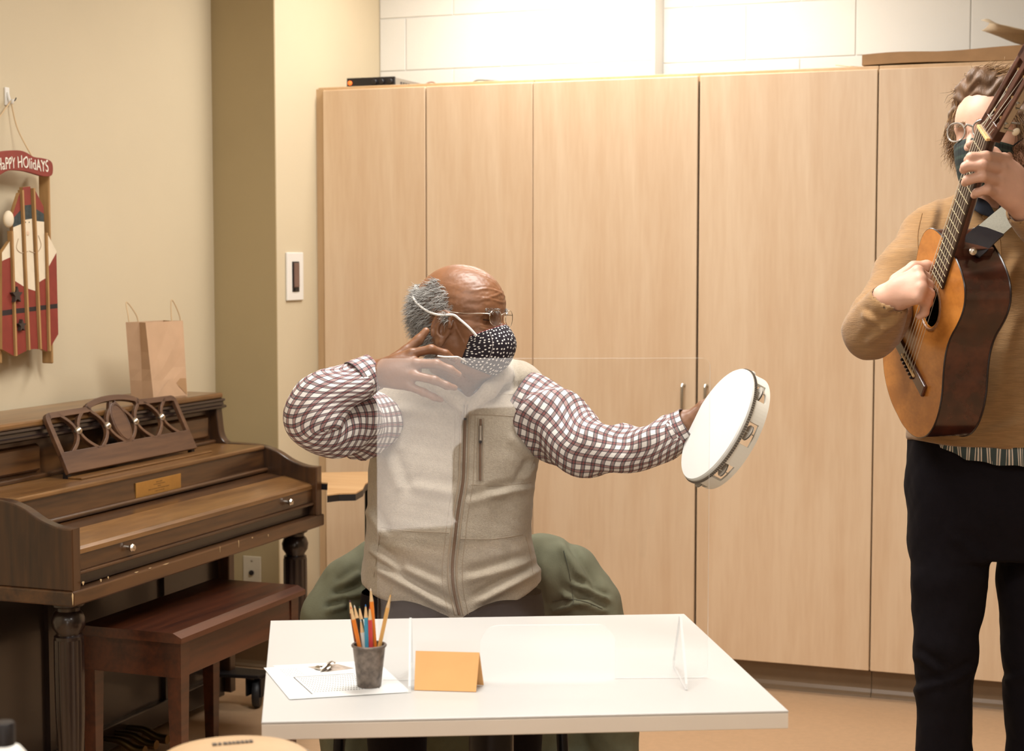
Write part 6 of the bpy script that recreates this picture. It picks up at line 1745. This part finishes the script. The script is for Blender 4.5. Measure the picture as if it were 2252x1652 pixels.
outl = [(p[0], p[1]) for p in right] + [(-p[0], p[1]) for p in right[::-1][1:-1]]
DG = .098; HGs = (0.0, .155); RS = .041
n_ = len(outl)
# top plate with a real sound hole: ring-bridge outline to circle
circ = []
for x, y in outl:
    a = math.atan2(y - HGs[1], x - HGs[0]); circ.append((HGs[0] + RS * math.cos(a), HGs[1] + RS * math.sin(a)))
V = [(x, y, 0) for x, y in outl] + [(x, y, 0) for x, y in circ] + [(x, y, -.003) for x, y in outl] + [(x, y, -.003) for x, y in circ]
F = []
for i in range(n_):
    j = (i + 1) % n_
    F += [(i, j, n_ + j, n_ + i), (2 * n_ + j, 2 * n_ + i, 3 * n_ + i, 3 * n_ + j), (n_ + i, n_ + j, 3 * n_ + j, 3 * n_ + i), (i, 2 * n_ + i, 2 * n_ + j, j)]
MB(GM).add(V, F).build('soundboard', m_spr, guitar)
V = [(x, y, -.003) for x, y in outl] + [(x, y, -DG) for x, y in outl]
rib_ = MB(GM).add(V, [(i, (i + 1) % n_, n_ + (i + 1) % n_, n_ + i) for i in range(n_)]).build('sides', m_rose, guitar, smooth=True)
MB(GM).prism([(x * .995, .083 + (y - .083) * .995) for x, y in outl], 2, -DG - .003, -DG).build('back', m_rose, guitar)
m_bind = mat('dark_binding', (36, 22, 18), .3)
for h in (-.002, -DG): MB(GM).tube([(x, y, h) for x, y in outl], .0022, 6, closed=True).build('binding', m_bind, guitar, smooth=True)
MB(GM).tube([(HGs[0] + .047 * math.cos(a), HGs[1] + .047 * math.sin(a), .0) for a in np.linspace(0, 2 * PI, 48, endpoint=False)], .003, 6, closed=True).build('rosette', mat('rosette_brown', (140, 96, 60), .4, var=.3, scale=200), guitar, smooth=True)
# bridge
br_ = MB(GM).box(-.088, .088, -.014, .014, 0, .008, bev=.002).build('bridge', m_rose, guitar)
MB(GM).box(-.038, .038, -.002, .002, .008, .0115).build('saddle', m_bone, br_)
for i in range(6):
    e = -.030 + i * .012
    MB(GM).lathe([(.0035, .006), (.0035, .012), (.002, .0135)], (e, -.0095, 0), (0, 0, 1), 10).build('tie_knot', m_bind, br_, smooth=True)
# neck, fretboard, frets
S0 = .222
def fw(s): return .0295 + (.0255 - .0295) * (s - S0) / (LG - S0)
MB(GM).prism([(-fw(S0), S0), (fw(S0), S0), (fw(LG), LG), (-fw(LG), LG)], 2, .0005, .006, bev=.0008).build('fretboard', m_fb, guitar)
V = []; F = []
for k, s_ in enumerate(np.linspace(.292, LG + .004, 12)):
    dpt = .021 + .030 * max(0, 1 - (s_ - .292) / .045) ** 2
    for i in range(13):
        a = PI * i / 12; V.append((fw(s_) * math.cos(a), s_, .0005 - dpt * math.sin(a) ** .8))
for k in range(11):
    for i in range(12): F.append((k * 13 + i, (k + 1) * 13 + i, (k + 1) * 13 + i + 1, k * 13 + i + 1))
neck = MB(GM).add(V, F).build('neck', m_mah, guitar, smooth=True)
MB(GM).prism([(-.026, .285), (.026, .285), (.024, .318), (-.024, .318)], 2, -.085, -.002, bev=.006).build('heel', m_mah, guitar)
for i in range(1, 19):
    s_ = LG * 2 ** (-i / 12)
    if s_ < S0 + .004: break
    MB(GM).tube([(-fw(s_), s_, .0062), (fw(s_), s_, .0060)], .0007, 6).build('fret', m_fret, neck, smooth=True)
MB(GM).box(-.0255, .0255, LG - .001, LG + .005, .0005, .0095, bev=.0008).build('nut', m_bone, guitar)
# slotted headstock, tilted back
th = math.radians(13)
HMx = GM @ basis((0, LG + .005, .002), (1, 0, 0), (0, math.cos(th), -math.sin(th)), (0, math.sin(th), math.cos(th)))
hl_, t0, t1 = .172, -.019, 0.0
hs = MB(HMx)
hs.box(-.033, -.0215, .0, hl_, t0, t1, bev=.0012).box(.0215, .033, .0, hl_, t0, t1, bev=.0012).box(-.0065, .0065, 0, hl_, t0, t1, bev=.0012)
hs.box(-.033, .033, -.002, .026, t0, t1, bev=.0012)
hs.prism([(-.033, .150), (.033, .150), (.0335, .174), (.022, .181), (.008, .178), (0, .184), (-.008, .178), (-.022, .181), (-.0335, .174)], 2, t0, t1)
head_o = hs.build('headstock', m_mah, guitar)
for sg in (-1, 1):
    pl_ = MB(HMx).box(sg * .0332 - .0006, sg * .0332 + .0006, .022, .155, -.017, -.004).build('tuner_plate', m_steel, head_o)
    for k in range(3):
        y = .038 + k * .045
        MB(HMx).tube([(sg * .005, y, -.010), (sg * .034, y, -.010)], .0032, 10).build('roller', m_bone, head_o, smooth=True)
        MB(HMx).tube([(sg * .0365, y - .008, -.010), (sg * .0365, y - .008, -.030)], .0016, 8).build('tuner_shaft', m_steel, head_o, smooth=True)
        MB(HMx).ellipsoid((sg * .0365, y - .008, -.035), (.0035, .0085, .0075), 14, 10).build('tuner_button', mat('pearl_button', (236, 220, 192), .3), head_o, smooth=True)
        MB(HMx).lathe([(.0045, 0), (.0045, .0035)], (sg * .034, y, -.010), (sg, 0, 0), 12).build('gear', m_steel, head_o, smooth=True)
for i in range(6):
    e0 = -.030 + i * .012; e1 = -.0205 + i * .0082
    k = [0, 1, 2, 2, 1, 0][i]; sg = -1 if i < 3 else 1
    end = HMx @ Vector((sg * (.010 + .003 * (i % 3)), .038 + k * .045, -.006)); end = GM.inverted() @ end
    MB(GM).tube([(e0, 0, .0118), (e1, LG, .0098), tuple(end)], .00042 + .00007 * (5 - i), 5).build('string', m_str, guitar, smooth=True)
# strap with leather end and button
m_strap = mat('grey_cotton_strap', (138, 134, 120), .9, var=.08, scale=200, bump=.2, bscale=400); m_leather = mat('black_leather', (26, 24, 28), .4, var=.1, scale=40, bump=.1, bscale=90)
def ribbon(ctrl, hw_, th_, m, name, par):
    p = np.array(spline([Q(*c) for c in ctrl], 8)); V = []; F = []
    for i in range(len(p)):
        t_ = p[min(i + 1, len(p) - 1)] - p[max(i - 1, 0)]; t_ /= np.linalg.norm(t_)
        a = np.cross(t_, np.array([-.35, .25, -.9])); a /= np.linalg.norm(a); nn = np.cross(a, t_)
        for sx, sz in ((-1, -1), (1, -1), (1, 1), (-1, 1)): V.append(p[i] + a * sx * hw_ + nn * sz * th_)
    for i in range(len(p) - 1):
        for k in range(4): F.append((i * 4 + k, i * 4 + (k + 1) % 4, (i + 1) * 4 + (k + 1) % 4, (i + 1) * 4 + k))
    F += [(3, 2, 1, 0), tuple((len(p) - 1) * 4 + k for k in range(4))]
    return MB().add(c2w(np.array(V)), F).build(name, m, par)
stp = ribbon([(2168, 516, 3.40), (2198, 490, 3.45), (2232, 462, 3.51), (2275, 430, 3.60), (2310, 428, 3.68)], .0255, .0012, m_strap, 'strap', guitar)
lth = ribbon([(2130, 549, 3.355), (2146, 536, 3.365), (2162, 521, 3.385), (2180, 506, 3.42)], .0275, .0020, m_leather, 'strap_leather_end', stp)
sb = P(2138, 553, 3.335)
MB().lathe([(.0035, -.012), (.0035, .002), (.0078, .004), (.0078, .007), (.004, .009), (.0005, .0092)], sb, tuple(-FWD), 16).build('strap_button', m_silver, guitar, smooth=True)
